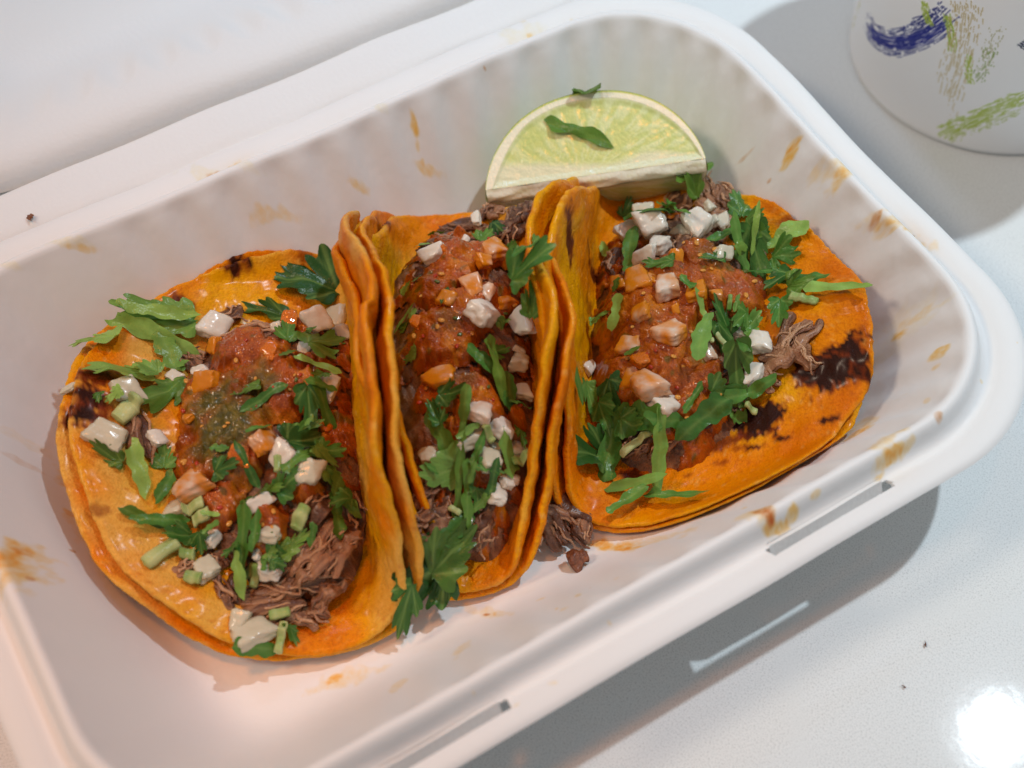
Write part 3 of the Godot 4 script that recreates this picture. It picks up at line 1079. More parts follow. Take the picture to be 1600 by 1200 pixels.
# ---------------------------------------------------------------- lime wedge
func build_lime() -> void:
	var at := Vector3(LIME[0], LIME[1], LIME[2])
	var node := thing("lime_wedge", "pale green lime wedge lying cut side up behind the tacos", "lime wedge", at)
	node.rotation = Vector3(0, deg_to_rad(LIME[3]), deg_to_rad(LIME[4]))
	var A := 28.0      # half length
	var R := 24.0      # radius
	var f1 := deg_to_rad(LIME[5])
	var f2 := deg_to_rad(LIME[6])
	var q0 := 2.3
	# x along the lime, -z away from the camera, y up; an angle f gives the direction (0, sin f, -cos f)
	var dirv := func(f: float) -> Vector3: return Vector3(0, sin(f), -cos(f))
	var half := func(p: float) -> float: return R * pow(maxf(0.0, 1.0 - pow(absf(p), 2.25)), 0.55)
	# rind
	var g := Geo.new()
	var na := 70
	var nf := 46
	for k in na + 1:
		var p := -cos(PI * k / na)
		for j in nf + 1:
			var f := lerpf(f2, f1, float(j) / nf)
			var r: float = half.call(p) * (1.0 + 0.012 * n0.get_noise_3d(p * 2, f * 2, 3.0))
			var d: Vector3 = dirv.call(f)
			g.v.append(Vector3(p * A, 0, 0) + d * r)
			g.c.append(lin(126, 152, 40).lerp(lin(188, 196, 84), sm(-0.2, 0.5, n1.get_noise_3d(p * 1.4, f * 1.2, 8.0)) * 0.7).lerp(lin(206, 208, 110), sm(0.8, 1.0, absf(p)) * 0.6))
	g.grid(0, na + 1, nf + 1)
	put(g, "rind", M.rind, node)
	# cut faces: pith rim, then flesh
	var side := 0
	for f in [f1, f2]:
		var d: Vector3 = dirv.call(f)
		var nrm: Vector3 = Vector3(1, 0, 0).cross(d) * (1.0 if side == 0 else -1.0)
		for part in 2:
			var h := Geo.new()
			var nk := 170 if part == 1 else 120
			var nj := 74 if part == 1 else 10
			for k in nk + 1:
				var p := -cos(PI * k / nk) * 0.992
				for j in nj + 1:
					var full: float = half.call(p)
					var rim := maxf(q0 + 0.02, full - 1.9 - 1.4 * absf(p) * absf(p) - 3.2 * sm(0.55, 1.0, -p))
					var lo := q0 if part == 1 else rim
					var hi := rim if part == 1 else full
					if full < q0: lo = full; hi = full
					var q := lerpf(lo, hi, float(j) / nj)
					var sink := 0.0
					var c := lin(244, 241, 212)
					if part == 1:
						var e := minf(q - q0, rim - q)
						sink = -0.35 * sm(0.0, 2.0, e)
						# juice sacs run outwards from the core
						var ang := atan2(q, p * A + 4.0)
						var rad := Vector2(q, p * A).length()
						var ves := n0.get_noise_3d(ang * 9.0, rad * 0.13, 4.0) + 0.6 * n0.get_noise_3d(ang * 22.0, rad * 0.35, 9.0)
						sink += ves * 0.06 * sm(0.0, 2.0, e)
						c = lin(206, 216, 134).lerp(lin(222, 230, 168), sm(-0.4, 0.7, ves)).lerp(lin(178, 200, 98), sm(0.1, 0.9, n1.get_noise_3d(p * 1.2, q * 0.05, 2.0)) * 0.6)
						# core membrane: a pale wedge that widens to the left, and one membrane line
						var core := q0 + 1.6 + 4.4 * sm(0.4, -0.9, p) + 3.5 * sm(0.1, 0.5, p) * sm(0.95, 0.45, p) * 0.7
						c = c.lerp(lin(232, 232, 196), (1.0 - sm(core - 1.2, core + 1.2, q + ves * 0.6)) * 0.9)
						c = c.lerp(lin(228, 230, 186), (1.0 - sm(0.0, 0.9, rim - q)) * 0.7)
					else:
						var e2 := full - q
						c = c.lerp(lin(196, 208, 108), 1.0 - sm(0.25, 0.9, e2))
						c = c.lerp(lin(128, 160, 50), 1.0 - sm(0.05, 0.3, e2))
					h.v.append(Vector3(p * A, 0, 0) + d * q + nrm * (sink + (0.05 if part == 0 else 0.0)))
					h.c.append(c)
			h.grid(0, nk + 1, nj + 1)
			if side == 1:
				for k in range(0, h.i.size(), 3):
					var s := h.i[k]
					h.i[k] = h.i[k + 1]
					h.i[k + 1] = s
			put(h, "flesh" if part == 1 else "pith", M.lime, node)
			if side == 0:
				var lg := Geo.new()
				for p in h.v: lg.v.append(node.transform.basis * p + at)
				hm_add(lg)
		side += 1
	# trimmed core edge
	var e := Geo.new()
	for k in 61:
		var p := -cos(PI * k / 60.0) * 0.99
		for j in 9:
			var w := float(j) / 8
			var q: float = minf(q0, half.call(p))
			var v: Vector3 = dirv.call(f2) * q * (1 - w) + dirv.call(f1) * q * w
			v += Vector3(0, 0, 0.5) * sin(PI * w) + Vector3(0, 0, 0.35) * n0.get_noise_2d(p * 3.0, w * 1.5)
			e.v.append(Vector3(p * A, 0, 0) + v)
			e.c.append(lin(248, 246, 224).lerp(lin(236, 236, 200), sm(0.0, 0.6, n1.get_noise_2d(p * 3.0, w * 1.5))))
	e.grid(0, 61, 9)
	put(e, "core", M.lime, node)

# ---------------------------------------------------------------- cup
func build_cup() -> void:
	var at := Vector3(CUP[0], 0, CUP[1])
	var node := thing("paper_cup", "white paper cup with blue and green brush-stroke print, behind the box", "cup", at)
	var r0: float = CUP[2]
	var r1: float = CUP[3]
	var hgt: float = CUP[4]
	var g := Geo.new()
	var pr := [[r0 - 2.0, 0.6], [r0 - 0.8, 0.3], [r0, 1.2], [lerpf(r0, r1, 0.03), hgt * 0.03], [lerpf(r0, r1, 0.3), hgt * 0.3], [lerpf(r0, r1, 0.6), hgt * 0.6], [r1, hgt], [r1 + 1.6, hgt + 1.0], [r1 + 1.4, hgt + 2.6], [r1 - 0.4, hgt + 2.4], [r1 - 1.0, hgt], [lerpf(r0, r1, 0.5) - 1.0, hgt * 0.5], [r0 - 1.0, 6.0], [0.1, 6.0]]
	for r in pr.size():
		for k in 129:
			var f := TAU * k / 128
			g.v.append(Vector3(sin(f) * pr[r][0], pr[r][1], cos(f) * pr[r][0]))
			g.c.append(Color(0.93, 0.93, 0.93))
			g.u.append(Vector2(float(k) / 128, 1.0 - clampf(pr[r][1] / hgt, 0, 1) if r < 8 else 0.0))
	g.grid(0, pr.size(), 129)
	var m: StandardMaterial3D = M.paper.duplicate()
	m.heightmap_enabled = false
	m.uv1_triplanar = false
	m.uv1_scale = Vector3.ONE
	m.albedo_texture = cup_print(r0, r1, hgt)
	put(g, "cup_wall", m, node)

# dry-brush strokes: bundles of bristle lines along a bent path; [x0,y0,x1,y1,x2,y2,width,r,g,b,lines,density] with x the arc in degrees and y the height in mm
func cup_print(r0: float, r1: float, hgt: float) -> ImageTexture:
	var w := 2048
	var h := 700
	var im := Image.create(w, h, false, Image.FORMAT_RGB8)
	im.fill(Color(1, 1, 1))
	var px_deg := w / 360.0
	var px_mm := h / hgt
	for s in STROKES:
		var col := Color(s[7] / 255.0, s[8] / 255.0, s[9] / 255.0)
		for l in int(s[10]):
			var e: float = (l + 0.5) / s[10] * 2.0 - 1.0
			var sd: float = l * 3.7 + s[0]
			var steps := 420
			for k in steps:
				var t := float(k) / steps
				if n1.get_noise_2d(t * 9.0, sd) > s[11] - 0.25 * absf(e): continue
				if t < 0.06 * absf(n0.get_noise_2d(sd, 1.0)) * 3.0 or t > 1.0 - 0.2 * absf(n0.get_noise_2d(sd, 2.0)): continue
				var p := Vector2(s[0], s[1]) * (1 - t) * (1 - t) + Vector2(s[2], s[3]) * 2 * t * (1 - t) + Vector2(s[4], s[5]) * t * t
				var d := (Vector2(s[2], s[3]) - Vector2(s[0], s[1])) * (1 - t) + (Vector2(s[4], s[5]) - Vector2(s[2], s[3])) * t
				var mmdeg := r0 * PI / 180.0
				var dm := Vector2(d.x * mmdeg, d.y).normalized()
				var o: float = e * s[6] * 0.5 + 0.3 * n0.get_noise_2d(t * 3, sd)
				p += Vector2(-dm.y * o / mmdeg, dm.x * o)
				var x := int(p.x * px_deg)
				var y := int((hgt - p.y) * px_mm)
				for yy in 2:
					for xx in 2:
						if y + yy >= 0 and y + yy < h:
							im.set_pixel(posmod(x + xx, w), y + yy, im.get_pixel(posmod(x + xx, w), y + yy).lerp(col, 0.5))
	return ImageTexture.create_from_image(im)

# ---------------------------------------------------------------- loose bits
func build_loose() -> void:
	rng.seed = 99
	for q in LOOSE_GREEN:
		var made := green_piece(q, self, Vector3.ZERO)
		tag(made, q[10], "cilantro")
	for q in LOOSE_CRUMBS:
		var tone: float = q[8]
		var sd := rng.randf() * 50.0
		var col := func(f: float, t: float) -> Color:
			return lin(112, 62, 36).lerp(lin(160, 96, 54), tone + 0.4 * n0.get_noise_2d(f * 4, t))
		for z in range(-4, 5):
			for x in range(-4, 5):
				var ix := int(q[1]) + x - HX0
				var iz := int(q[3]) + z - HZ0
				if ix >= 0 and iz >= 0 and ix < HW and iz < HH: hm[iz * HW + ix] = q[2]
		var g := tube(Vector3(q[1], q[2], q[3]), q[4], q[5], Vector2(q[6], q[7]), 0.6, 0.6, col, sd)
		var made := shift_put(g, "meat_crumb", M.meat, self, Vector3.ZERO, true)
		tag(made, q[9], "crumb")

var TACOS := [
	{label = "leftmost taco, flap opened out flat, topped with brown-green salsa", ox = -43, oz = 24, yaw = 5, R = 60, st = 0.87, s0 = 0, shift = 2.5, aL = 16, aR = 82, fL = 0, fR = 0.0, rbL = 22, rbR = 9, kL = 0, kR = 0, qL = 0, qR = -0.006, cL = 0.005, cR = 0.0, y0 = 9, bx = 0, bz = -0.06, rip = 1.9, open = 0.8, flat = [[-120, 30, 0.05], [62, 26, 0.13]], seed = 3.1, oil = 0.2, oilx = 0.12, oilt = 0.1, pale = 0.38, char = [[-66.6, -20.1, 3.2, 3.1, 1.0, 0], [-78.3, -7.1, 2.6, 2.0, 0.8, 0], [-92.5, 18.7, 3.7, 3.2, 0.8, 0], [-92.5, 25.1, 3.2, 3.8, 0.95, 0], [-93.2, 28.9, 4.7, 2.5, 1.0, 0], [-51.2, -26.2, 3.6, 1.8, 0.6, 0], [-88.7, 49.7, 2.6, 1.5, 0.5, 0], [-88.4, 27.5, 3.2, 3.2, 0.5, 0]], mp = -4, mq = -2, ml = 37, mr = 17, mb = 32, mf = 44, mh = 21.5, box = [-105, -40, -15, 85], salsa = [[-56.2, 16.1, 10.3], [-64.5, 26.4, 12.4], [-61.0, 34.7, 10.1], [-73.0, 34.2, 7.0], [-61.8, 8.6, 7.7], [-70.8, 20.1, 7.1], [-63.9, 46.2, 5.8], [-52.9, 51.2, 6.7], [-70.2, 40.6, 4.8], [-51.3, 23.4, 6.4], [-47.0, 21.5, 5.9], [-45.2, 42.3, 5.2]], green = [[-63.0, 28.8, 13.3, 1.0], [-55.8, 20.7, 7.0, 0.85], [-55.4, 44.2, 6.3, 0.6]]},
	{label = "middle taco, folded narrow and standing upright between the other two tacos", ox = -12, oz = 10, yaw = 3, R = 57, st = 0.9, s0 = 0, shift = 2.5, aL = 86, aR = 86, fL = 0.05, fR = 0.05, rbL = 18.5, rbR = 20, kL = 0, kR = -0.02, qL = 0.006, qR = 0.003, cL = 0, cR = 0, y0 = 9, bx = 0, bz = -0.07, rip = 1.9, open = 0.6, flat = [[-42, 24, 0.12], [-138, 24, 0.12], [50, 26, 0.16], [130, 26, 0.12]], seed = 7.7, oil = 0.26, oilx = 0.1, oilt = 0.1, pale = 0.2, char = [[-30.9, -25.0, 1.5, 3.0, 0.8, 0], [-26.4, -3.2, 1.7, 6.4, 0.9, 30], [-23.3, 4.8, 1.2, 4.3, 0.8, 30], [-21.7, 12.2, 1.6, 2.4, 0.7, 30], [-4.7, 48.5, 3.0, 3.5, 0.8, 10], [-11.8, -51.3, 3.7, 1.4, 0.6, 0], [-22.7, 51.7, 1.4, 3.2, 0.5, 0]], mp = 0, mq = 0, ml = 21, mr = 22, mb = 44, mf = 46, mh = 27.5, box = [-45, -55, 20, 75], salsa = [[-11.0, -12.7, 8.7], [-14.6, -6.4, 7.7], [-11.0, 4.6, 8.7], [-14.9, 13.0, 7.9], [-1.9, 0.9, 4.9], [-2.4, -18.1, 5.1], [-15.8, 23.7, 5.9], [-7.8, 26.2, 5.9], [1.5, 27.3, 2.5], [-4.9, 28.0, 3.9], [-18.5, -1.6, 5.6], [-18.1, 9.3, 5.1], [-18.3, 24.3, 4.5]], green = [[-12.6, 8.4, 4.4, 0.4], [-9.8, 22.9, 4.4, 0.5]]},
	{label = "rightmost taco, open towards the box end, with a black scorched patch on its rim", ox = 27, oz = -3, yaw = -5, R = 59, st = 0.82, s0 = 2, shift = 2.5, aL = 80, aR = 13, fL = 0, fR = 0, rbL = 12, rbR = 20, kL = 0, kR = 0, qL = 0, qR = 0, cL = 0, cR = 0.005, y0 = 8, bx = 0.03, bz = -0.08, rip = 1.9, open = 0.9, flat = [[-135, 28, 0.16], [128, 26, 0.15], [-35, 30, 0.1]], seed = 12.4, oil = 0.3, oilx = 0.12, oilt = 0.1, pale = 0.05, char = [[74.1, 13.2, 7.6, 5.7, 1.7, 0], [72.4, 15.8, 5.1, 4.2, 1.3, 0], [56.5, 21.5, 6.2, 4.0, 1.4, 0], [48.7, 25.5, 4.1, 2.5, 0.7, 0], [68.3, -30.5, 2.7, 1.3, 0.6, 0], [71.6, 25.7, 2.0, 0.8, 0.9, 0], [62.1, 27.6, 2.3, 0.8, 0.9, 0], [55.8, 28.5, 2.3, 0.8, 0.9, 0], [47.9, 30.7, 1.8, 0.7, 0.6, 0], [40.3, 32.7, 1.3, 0.9, 0.6, 0], [12.9, -11.5, 1.2, 3.6, 0.8, 30], [21.0, -20.8, 2.5, 2.0, 0.8, 0], [28.2, 31.4, 3.6, 2.2, 0.8, 0], [18.6, -9.6, 0.8, 2.6, 0.5, 0]], mp = 10, mq = 0, ml = 20, mr = 30, mb = 42, mf = 36, mh = 19.5, box = [0, -70, 95, 50], salsa = [[29.7, -4.8, 7.9], [38.8, -8.1, 11.6], [48.8, -11.9, 9.1], [32.0, 4.9, 11.5], [55.3, -9.1, 7.5], [39.8, 13.7, 10.3], [28.2, 12.3, 8.3], [45.0, -18.3, 5.9], [34.6, 19.7, 8.2], [41.8, 19.3, 5.6], [25.1, -1.7, 5.8], [34.7, 24.2, 4.6]], green = [[48.2, -17.8, 6.5, 0.5], [39.2, 14.9, 3.6, 0.3]]}]
var ITEMS := [
	[
		["M", -40.3, 12.7, 61.3, 9.3, 6.6, 0.82, -0.57, 0.45, 1.5],
		["M", -44.9, 10.2, 66.4, 10.6, 5.5, 0.95, 0.3, 0.5, 1],
		["M", -49.8, 11.5, 68.1, 8.4, 4.0, 0.71, -0.71, 0.3, 1],
		["M", -55.0, 13.2, 65.0, 6.3, 3.7, 0.98, 0.21, 0.3, 1],
		["M", -56.8, 26.7, 3.1, 16.8, 7.3, 0.98, -0.21, 0.6, 1],
		["M", -75.1, 21.7, 7.1, 8.0, 5.9, 0.92, 0.4, 0.4, 0],
		["M", -82.3, 25.7, 31.0, 10.5, 4.4, 0.36, 0.93, 0.35, 1.5],
		["M", -67.5, 19.2, -6.7, 7.3, 4.0, 0.82, -0.57, 0.1, 0],
		["M", -39.0, 19.0, 55.1, 12.5, 9.3, 0.44, -0.9, 0.5, 2],
		["M", -43.7, 17.0, 58.8, 8.9, 7.0, 0.77, -0.64, 0.75, 2],
		["M", -48.1, 13.2, 61.6, 17.3, 4.3, 0.98, -0.21, 0.4, 1],
		["M", -51.6, 12.0, 64.7, 14.1, 5.6, 0.99, -0.1, 0.55, 0.5],
		["M", -61.1, 15.5, 63.2, 8.9, 4.4, 0.44, 0.9, 0.1, 0],
		["M", -42.0, 25.0, 47.8, 8.9, 4.9, 0.44, -0.9, 0.3, 0],
		["M", -34.4, 17.7, 46.9, 9.3, 3.3, 0.29, 0.96, 0.15, 0],
		["M", -39.6, 10.2, 63.6, 10.5, 1.5, 0.22, -0.98, 0.6, 0],
		["M", -64.3, 16.5, 56.2, 5.7, 3.5, 0.71, 0.71, 0.3, 0],
		["M", -70.0, 19.5, 59.9, 5.6, 3.4, 0.71, -0.71, 0.6, 0],
		["O", -70.2, 19.7, -1.1, 8.0, 7.4, 0.98, 0.21, 0.0, 3],
		["O", -86.0, 28.5, 21.3, 7.6, 7.0, 0.95, -0.3, -1.0, 1],
		["O", -88.5, 28.5, 33.2, 10.1, 6.8, 0.95, 0.3, -1.0, 1.5],
		["O", -78.7, 24.0, 31.2, 4.4, 4.7, 0.92, -0.4, 0.0, 1.5],
		["O", -45.5, 25.5, 0.2, 6.9, 7.2, 0.92, -0.4, 0.22, 1],
		["O", -42.7, 15.0, -8.7, 6.4, 7.0, 1.0, 0.0, -1.05, 0.5],
		["O", -48.9, 27.2, 39.1, 7.8, 6.6, 0.44, -0.9, 0.3, 1.5],
		["O", -53.5, 28.2, 35.8, 8.2, 6.2, 0.58, -0.82, 0.75, 1],
		["O", -68.7, 25.5, 18.2, 8.2, 5.8, 1.0, 0.0, 0.95, 0.2],
		["O", -69.7, 21.2, 43.3, 9.6, 6.9, 0.98, -0.21, 0.6, 1.2],
		["O", -43.4, 27.5, 42.8, 6.7, 6.8, 1.0, 0.0, -1.1, 0.5],
		["O", -98.2, 31.8, 22.5, 4.8, 2.0, 1.0, 0.0, -1.0, 1],
		["O", -73.4, 21.2, 47.0, 5.8, 5.0, 1.0, 0.0, -1.05, 0.5],
		["O", -53.9, 23.2, 48.0, 7.0, 3.6, 0.87, -0.49, 0.0, 1.5],
		["O", -65.1, 17.2, 52.5, 6.0, 4.4, 0.44, -0.9, 0.0, 1.5],
		["O", -65.9, 17.2, 59.4, 6.2, 5.8, 0.71, -0.71, -1.0, 1],
		["O", -51.4, 20.2, 54.6, 4.8, 4.9, 0.92, 0.4, -1.0, 2],
		["O", -51.9, 15.2, 59.1, 6.8, 7.7, 0.98, -0.21, 0.0, 2],
		["O", -54.7, 17.2, 57.2, 2.3, 3.7, 1.0, 0.0, 0.0, 1],
		["O", -54.8, 13.5, 72.8, 10.7, 6.4, 0.82, -0.57, -1.0, 1.5],
		["O", -57.9, 15.0, 70.2, 4.6, 4.9, 1.0, 0.0, -1.15, 0.5],
		["W", -85.0, 27.7, 25.9, 7.2, 4.6, 0.58, -0.82, 0.7, 1],
		["W", -75.0, 21.0, 57.3, 8.9, 3.6, 0.71, -0.71, 0.75, 1.5],
		["W", -68.9, 19.5, 47.5, 5.1, 3.0, 0.95, -0.3, 0.6, 2],
		["W", -67.1, 18.5, 49.7, 4.3, 3.2, 0.95, -0.3, 0.65, 2.2],
		["W", -69.8, 18.7, 56.7, 3.2, 3.2, 1.0, 0.0, 0.35, 1.5],
		["W", -67.9, 18.2, 62.3, 3.9, 3.0, 0.98, 0.21, 0.4, 1.5],
		["W", -49.2, 11.2, 73.0, 6.7, 2.2, 0.15, -0.99, 0.75, 2],
		["W", -49.5, 11.5, 68.7, 4.7, 2.6, 0.98, -0.21, 0.45, 2.5],
		["W", -45.4, 22.7, 50.4, 5.1, 3.4, 0.44, -0.9, 0.5, 1],
		["W", -55.3, 14.2, 60.9, 4.6, 2.1, 0.15, -0.99, 0.45, 1.5],
		["W", -56.9, 14.7, 59.4, 3.2, 2.4, 0.92, -0.4, 0.4, 1],
		["L", -81.8, 25.0, -1.6, 18.6, 11.4, -1.0, 0.08, 0.75, 2.5],
		["S", -81.8, 24.2, -0.4, 17.0, 3.3, 0.99, -0.12, 0.9, 3],
		["L", -94.4, 29.5, 7.7, 12.1, 7.2, -0.99, 0.1, 0.85, 2.0],
		["S", -83.4, 24.7, 3.4, 20.3, 3.4, 0.97, 0.25, 0.8, 2.8],
		["L", -87.5, 28.2, 15.4, 14.3, 9.0, -0.95, 0.3, 0.7, 2],
		["L", -78.0, 24.5, 18.8, 14.0, 11.2, -0.58, 0.82, 0.35, 2],
		["S", -79.2, 23.0, 8.0, 8.9, 5.3, 0.44, 0.9, 0.7, 2],
		["L", -82.4, 25.2, 13.4, 5.6, 6.4, -0.92, -0.4, 0.75, 2],
		["L", -49.4, 14.7, -19.0, 17.4, 16.2, -0.98, -0.21, 0.05, 3],
		["L", -59.5, 17.0, -9.7, 12.8, 6.2, -0.99, -0.1, 0.02, 1],
		["L", -51.7, 26.7, 4.8, 7.2, 6.1, -0.15, -0.99, 0.5, 1.5],
		["L", -43.2, 26.7, 7.1, 10.8, 9.9, 0.71, -0.71, 0.45, 2],
		["S", -43.5, 28.7, 15.1, 10.5, 1.9, 0.95, 0.3, 0.8, 1.5],
		["L", -44.8, 28.0, 26.7, 8.9, 7.5, 0.0, 1.0, 0.15, 1.5],
		["S", -41.2, 27.5, 26.4, 11.1, 2.8, 0.36, 0.93, 0.35, 1.5],
		["L", -46.0, 28.0, 31.7, 9.1, 5.0, 0.95, -0.3, 0.45, 2],
		["S", -54.5, 28.5, 25.1, 10.9, 2.2, 0.92, -0.4, 0.15, 0.5],
		["L", -58.4, 29.2, 22.5, 7.0, 3.2, -0.98, 0.21, 0.15, 0.3],
		["L", -62.0, 24.5, 41.0, 6.3, 4.4, 1.0, 0.0, 0.1, 1],
		["L", -87.2, 28.5, 37.8, 6.9, 4.0, -0.95, -0.3, 0.15, 1.5],
		["S", -81.0, 25.0, 39.8, 11.0, 3.9, 0.36, 0.93, 0.75, 2.5],
		["L", -76.8, 22.7, 35.2, 5.7, 5.9, 0.0, -1.0, 0.45, 1.5],
		["S", -76.0, 23.0, 42.3, 8.6, 2.7, 0.29, -0.96, 0.15, 1],
		["L", -45.5, 26.5, 34.3, 9.4, 7.9, 0.82, -0.57, 0.05, 1.5],
		["L", -39.7, 25.5, 35.8, 6.0, 5.6, 0.92, -0.4, 0.35, 1.5],
		["S", -44.8, 27.7, 40.4, 10.7, 2.9, 0.71, -0.71, 0.45, 2],
		["L", -47.9, 24.7, 45.3, 6.9, 5.5, 0.92, -0.4, 0.15, 1.5],
		["L", -38.7, 25.0, 42.2, 5.5, 4.8, 0.82, 0.57, 0.5, 1.5],
		["S", -78.8, 23.2, 50.3, 9.9, 2.2, 0.98, 0.21, 0.05, 1.5],
		["S", -75.5, 21.2, 51.1, 11.0, 2.5, 0.97, -0.25, 0.5, 1.8],
		["L", -71.5, 19.5, 52.8, 5.9, 4.9, -0.92, 0.4, 0.15, 2],
		["S", -57.9, 19.5, 55.4, 14.2, 3.4, 0.12, -0.99, 0.5, 2.5],
		["S", -54.5, 21.0, 54.4, 6.2, 2.7, 0.07, -1.0, 0.3, 2],
		["L", -46.7, 19.5, 55.4, 9.3, 5.4, 0.82, -0.57, 0.7, 2.5],
		["L", -50.3, 16.7, 56.9, 4.4, 3.6, 0.82, 0.57, 0.25, 2.5],
		["L", -50.1, 14.5, 59.9, 3.4, 3.7, 1.0, 0.0, 0.05, 4.5],
		["S", -58.3, 14.2, 61.7, 7.6, 2.9, 0.29, 0.96, 0.8, 2.5],
		["S", -37.7, 20.7, 49.1, 9.9, 2.8, 0.22, 0.98, 0.45, 2],
		["S", -35.5, 20.5, 46.0, 4.9, 3.1, 0.92, 0.4, 0.65, 2.5],
		["S", -54.1, 9.0, 75.9, 8.8, 2.8, 0.98, -0.21, 0.35, 1.5],
		["L", -47.0, 10.7, 71.7, 4.1, 3.8, 0.44, 0.9, 0.2, 1.5],
		["L", -55.8, 23.7, 46.5, 5.7, 3.7, 1.0, 0.0, 0.2, 1],
		["S", -57.1, 26.0, 40.6, 8.9, 1.8, 0.51, 0.86, 0.25, 1],
		["L", -67.0, 17.2, 54.3, 3.7, 5.8, 0.15, 0.99, 0.15, 1],
		["L", -60.4, 18.0, 55.8, 4.3, 4.9, -0.92, 0.4, 0.1, 0.5],
		["L", -51.6, 24.2, 45.6, 6.4, 4.3, 0.92, 0.4, 0.3, 1],
		["S", -64.5, 17.5, 52.7, 4.6, 1.0, 0.64, -0.77, 0.7, 3.5],
		["L", -87.4, 30.0, 24.2, 4.4, 3.7, -0.92, 0.4, 0.8, 2],
		["L", -90.6, 31.8, 24.7, 2.5, 3.7, 0.15, 0.99, 0.35, 1]],
	[
		["M", -7.9, 17.5, 50.1, 8.4, 6.7, 0.44, -0.9, 0.3, 1.5],
		["M", -11.9, 12.5, 52.0, 7.8, 6.8, 0.82, -0.57, 0.25, 1],
		["M", -6.9, 19.2, 47.7, 8.2, 4.0, 0.15, -0.99, 0.2, 1],
		["M", -21.0, 30.8, -9.7, 5.9, 2.9, 0.15, -0.99, 0.2, 1],
		["M", -20.9, 32.5, 1.8, 6.7, 2.9, 0.22, -0.98, 0.15, 1],
		["M", -14.2, 15.5, -36.3, 11.7, 4.2, 0.98, -0.21, 0.2, 1],
		["M", -17.1, 25.0, -24.7, 7.3, 3.6, 0.99, -0.1, 0.3, 1],
		["M", -20.2, 28.0, -20.2, 4.9, 3.9, 0.29, -0.96, 0.05, 0],
		["M", 1.4, 23.5, -31.5, 11.5, 8.7, 0.44, -0.9, 0.2, 2],
		["M", -1.7, 19.7, -30.6, 10.7, 4.7, 0.95, 0.3, 0.3, 1],
		["M", -5.3, 18.5, -39.5, 6.0, 5.3, 0.58, -0.82, 0.5, 1],
		["M", 4.0, 28.2, -30.9, 6.1, 6.5, 0.15, -0.99, 0.1, 1],
		["M", -7.0, 17.0, -34.5, 5.8, 1.5, 0.71, 0.71, 0.5, 2.0],
		["M", -17.1, 22.0, 45.2, 9.5, 9.8, 0.44, -0.9, 0.25, 1],
		["M", -18.3, 23.2, 53.0, 7.8, 7.5, 0.71, -0.71, 0.35, 0.5],
		["M", -13.3, 19.7, 46.8, 8.6, 4.5, 0.29, -0.96, 0.05, 0],
		["M", -15.6, 19.7, 50.1, 6.0, 5.7, 0.92, -0.4, 0.5, 0.5],
		["O", -9.0, 16.2, -35.1, 2.7, 5.0, 1.0, 0.0, 0.0, 2.5],
		["O", -18.5, 32.2, -12.1, 7.1, 4.4, 0.95, -0.3, 0.2, 1.5],
		["O", -4.5, 30.8, -14.3, 7.2, 6.0, 0.71, -0.71, 0.85, 1],
		["O", -8.8, 34.5, -1.3, 5.0, 6.6, 0.92, -0.4, 0.72, 1.2],
		["O", -5.6, 33.8, -0.3, 3.8, 5.1, 0.82, 0.57, 0.5, 1],
		["O", -6.3, 34.5, 8.1, 7.2, 6.7, 0.77, -0.64, 0.12, 3],
		["O", 2.1, 30.5, 7.2, 6.0, 7.6, 0.99, -0.1, 0.05, 3],
		["O", 1.7, 27.2, 13.3, 4.8, 5.7, 1.0, 0.0, -1.0, 1],
		["O", -1.5, 31.8, 0.7, 5.0, 4.7, 0.92, -0.4, 0.95, 0.5],
		["O", -6.5, 34.2, -9.1, 4.2, 3.8, 0.92, -0.4, 0.9, 0.4],
		["O", -7.1, 32.0, 30.7, 6.4, 5.8, 0.98, 0.21, 0.4, 1.5],
		["O", -2.2, 28.5, 32.0, 5.5, 5.8, 0.95, -0.3, 0.08, 2],
		["O", -8.8, 30.5, 34.3, 6.4, 5.8, 0.98, -0.21, -1.1, 0.5],
		["O", -4.6, 28.0, 39.1, 5.4, 6.9, 0.98, -0.21, -1.05, 1],
		["O", -18.1, 27.7, 37.3, 5.4, 4.6, 0.98, 0.21, -1.15, 0.5],
		["O", 2.5, 26.0, 19.9, 4.1, 4.8, 1.0, 0.0, -1.0, 1],
		["O", 0.0, 22.5, 40.8, 4.4, 3.2, 0.99, -0.1, 0.05, 2],
		["O", -3.2, 20.5, 45.0, 4.7, 6.4, 0.98, -0.21, 0.12, 3],
		["O", -1.0, 21.7, 42.3, 3.5, 2.9, 0.99, -0.1, 0.2, 1],
		["O", -15.7, 34.8, 23.1, 7.9, 5.2, 0.98, -0.21, 0.95, 0.2],
		["L", -6.8, 24.5, -25.1, 6.9, 5.0, 0.44, -0.9, 0.55, 2],
		["L", -3.9, 18.5, -30.7, 5.4, 5.2, 0.58, 0.82, 0.05, 1.5],
		["L", 3.5, 53.3, 6.9, 9.9, 11.6, 0.98, -0.21, 0.3, 3.5],
		["L", 6.2, 53.0, -0.5, 4.7, 4.0, 0.92, -0.4, 0.5, 2],
		["L", 4.7, 43.3, 10.9, 5.9, 6.2, 0.15, -0.99, 0.3, 2],
		["L", -2.3, 32.5, 8.6, 3.6, 2.8, 1.0, 0.0, 0.55, 1.5],
		["L", -3.1, 32.8, 12.6, 5.3, 4.2, 0.92, -0.4, 0.4, 1.5],
		["S", -5.8, 33.5, 18.3, 9.5, 4.0, 0.82, 0.57, 0.3, 2],
		["S", 3.5, 55.2, 3.7, 7.4, 1.8, 0.92, -0.4, 0.25, 3],
		["S", -3.0, 31.2, 20.3, 13.4, 2.8, 0.29, 0.96, 0.4, 2],
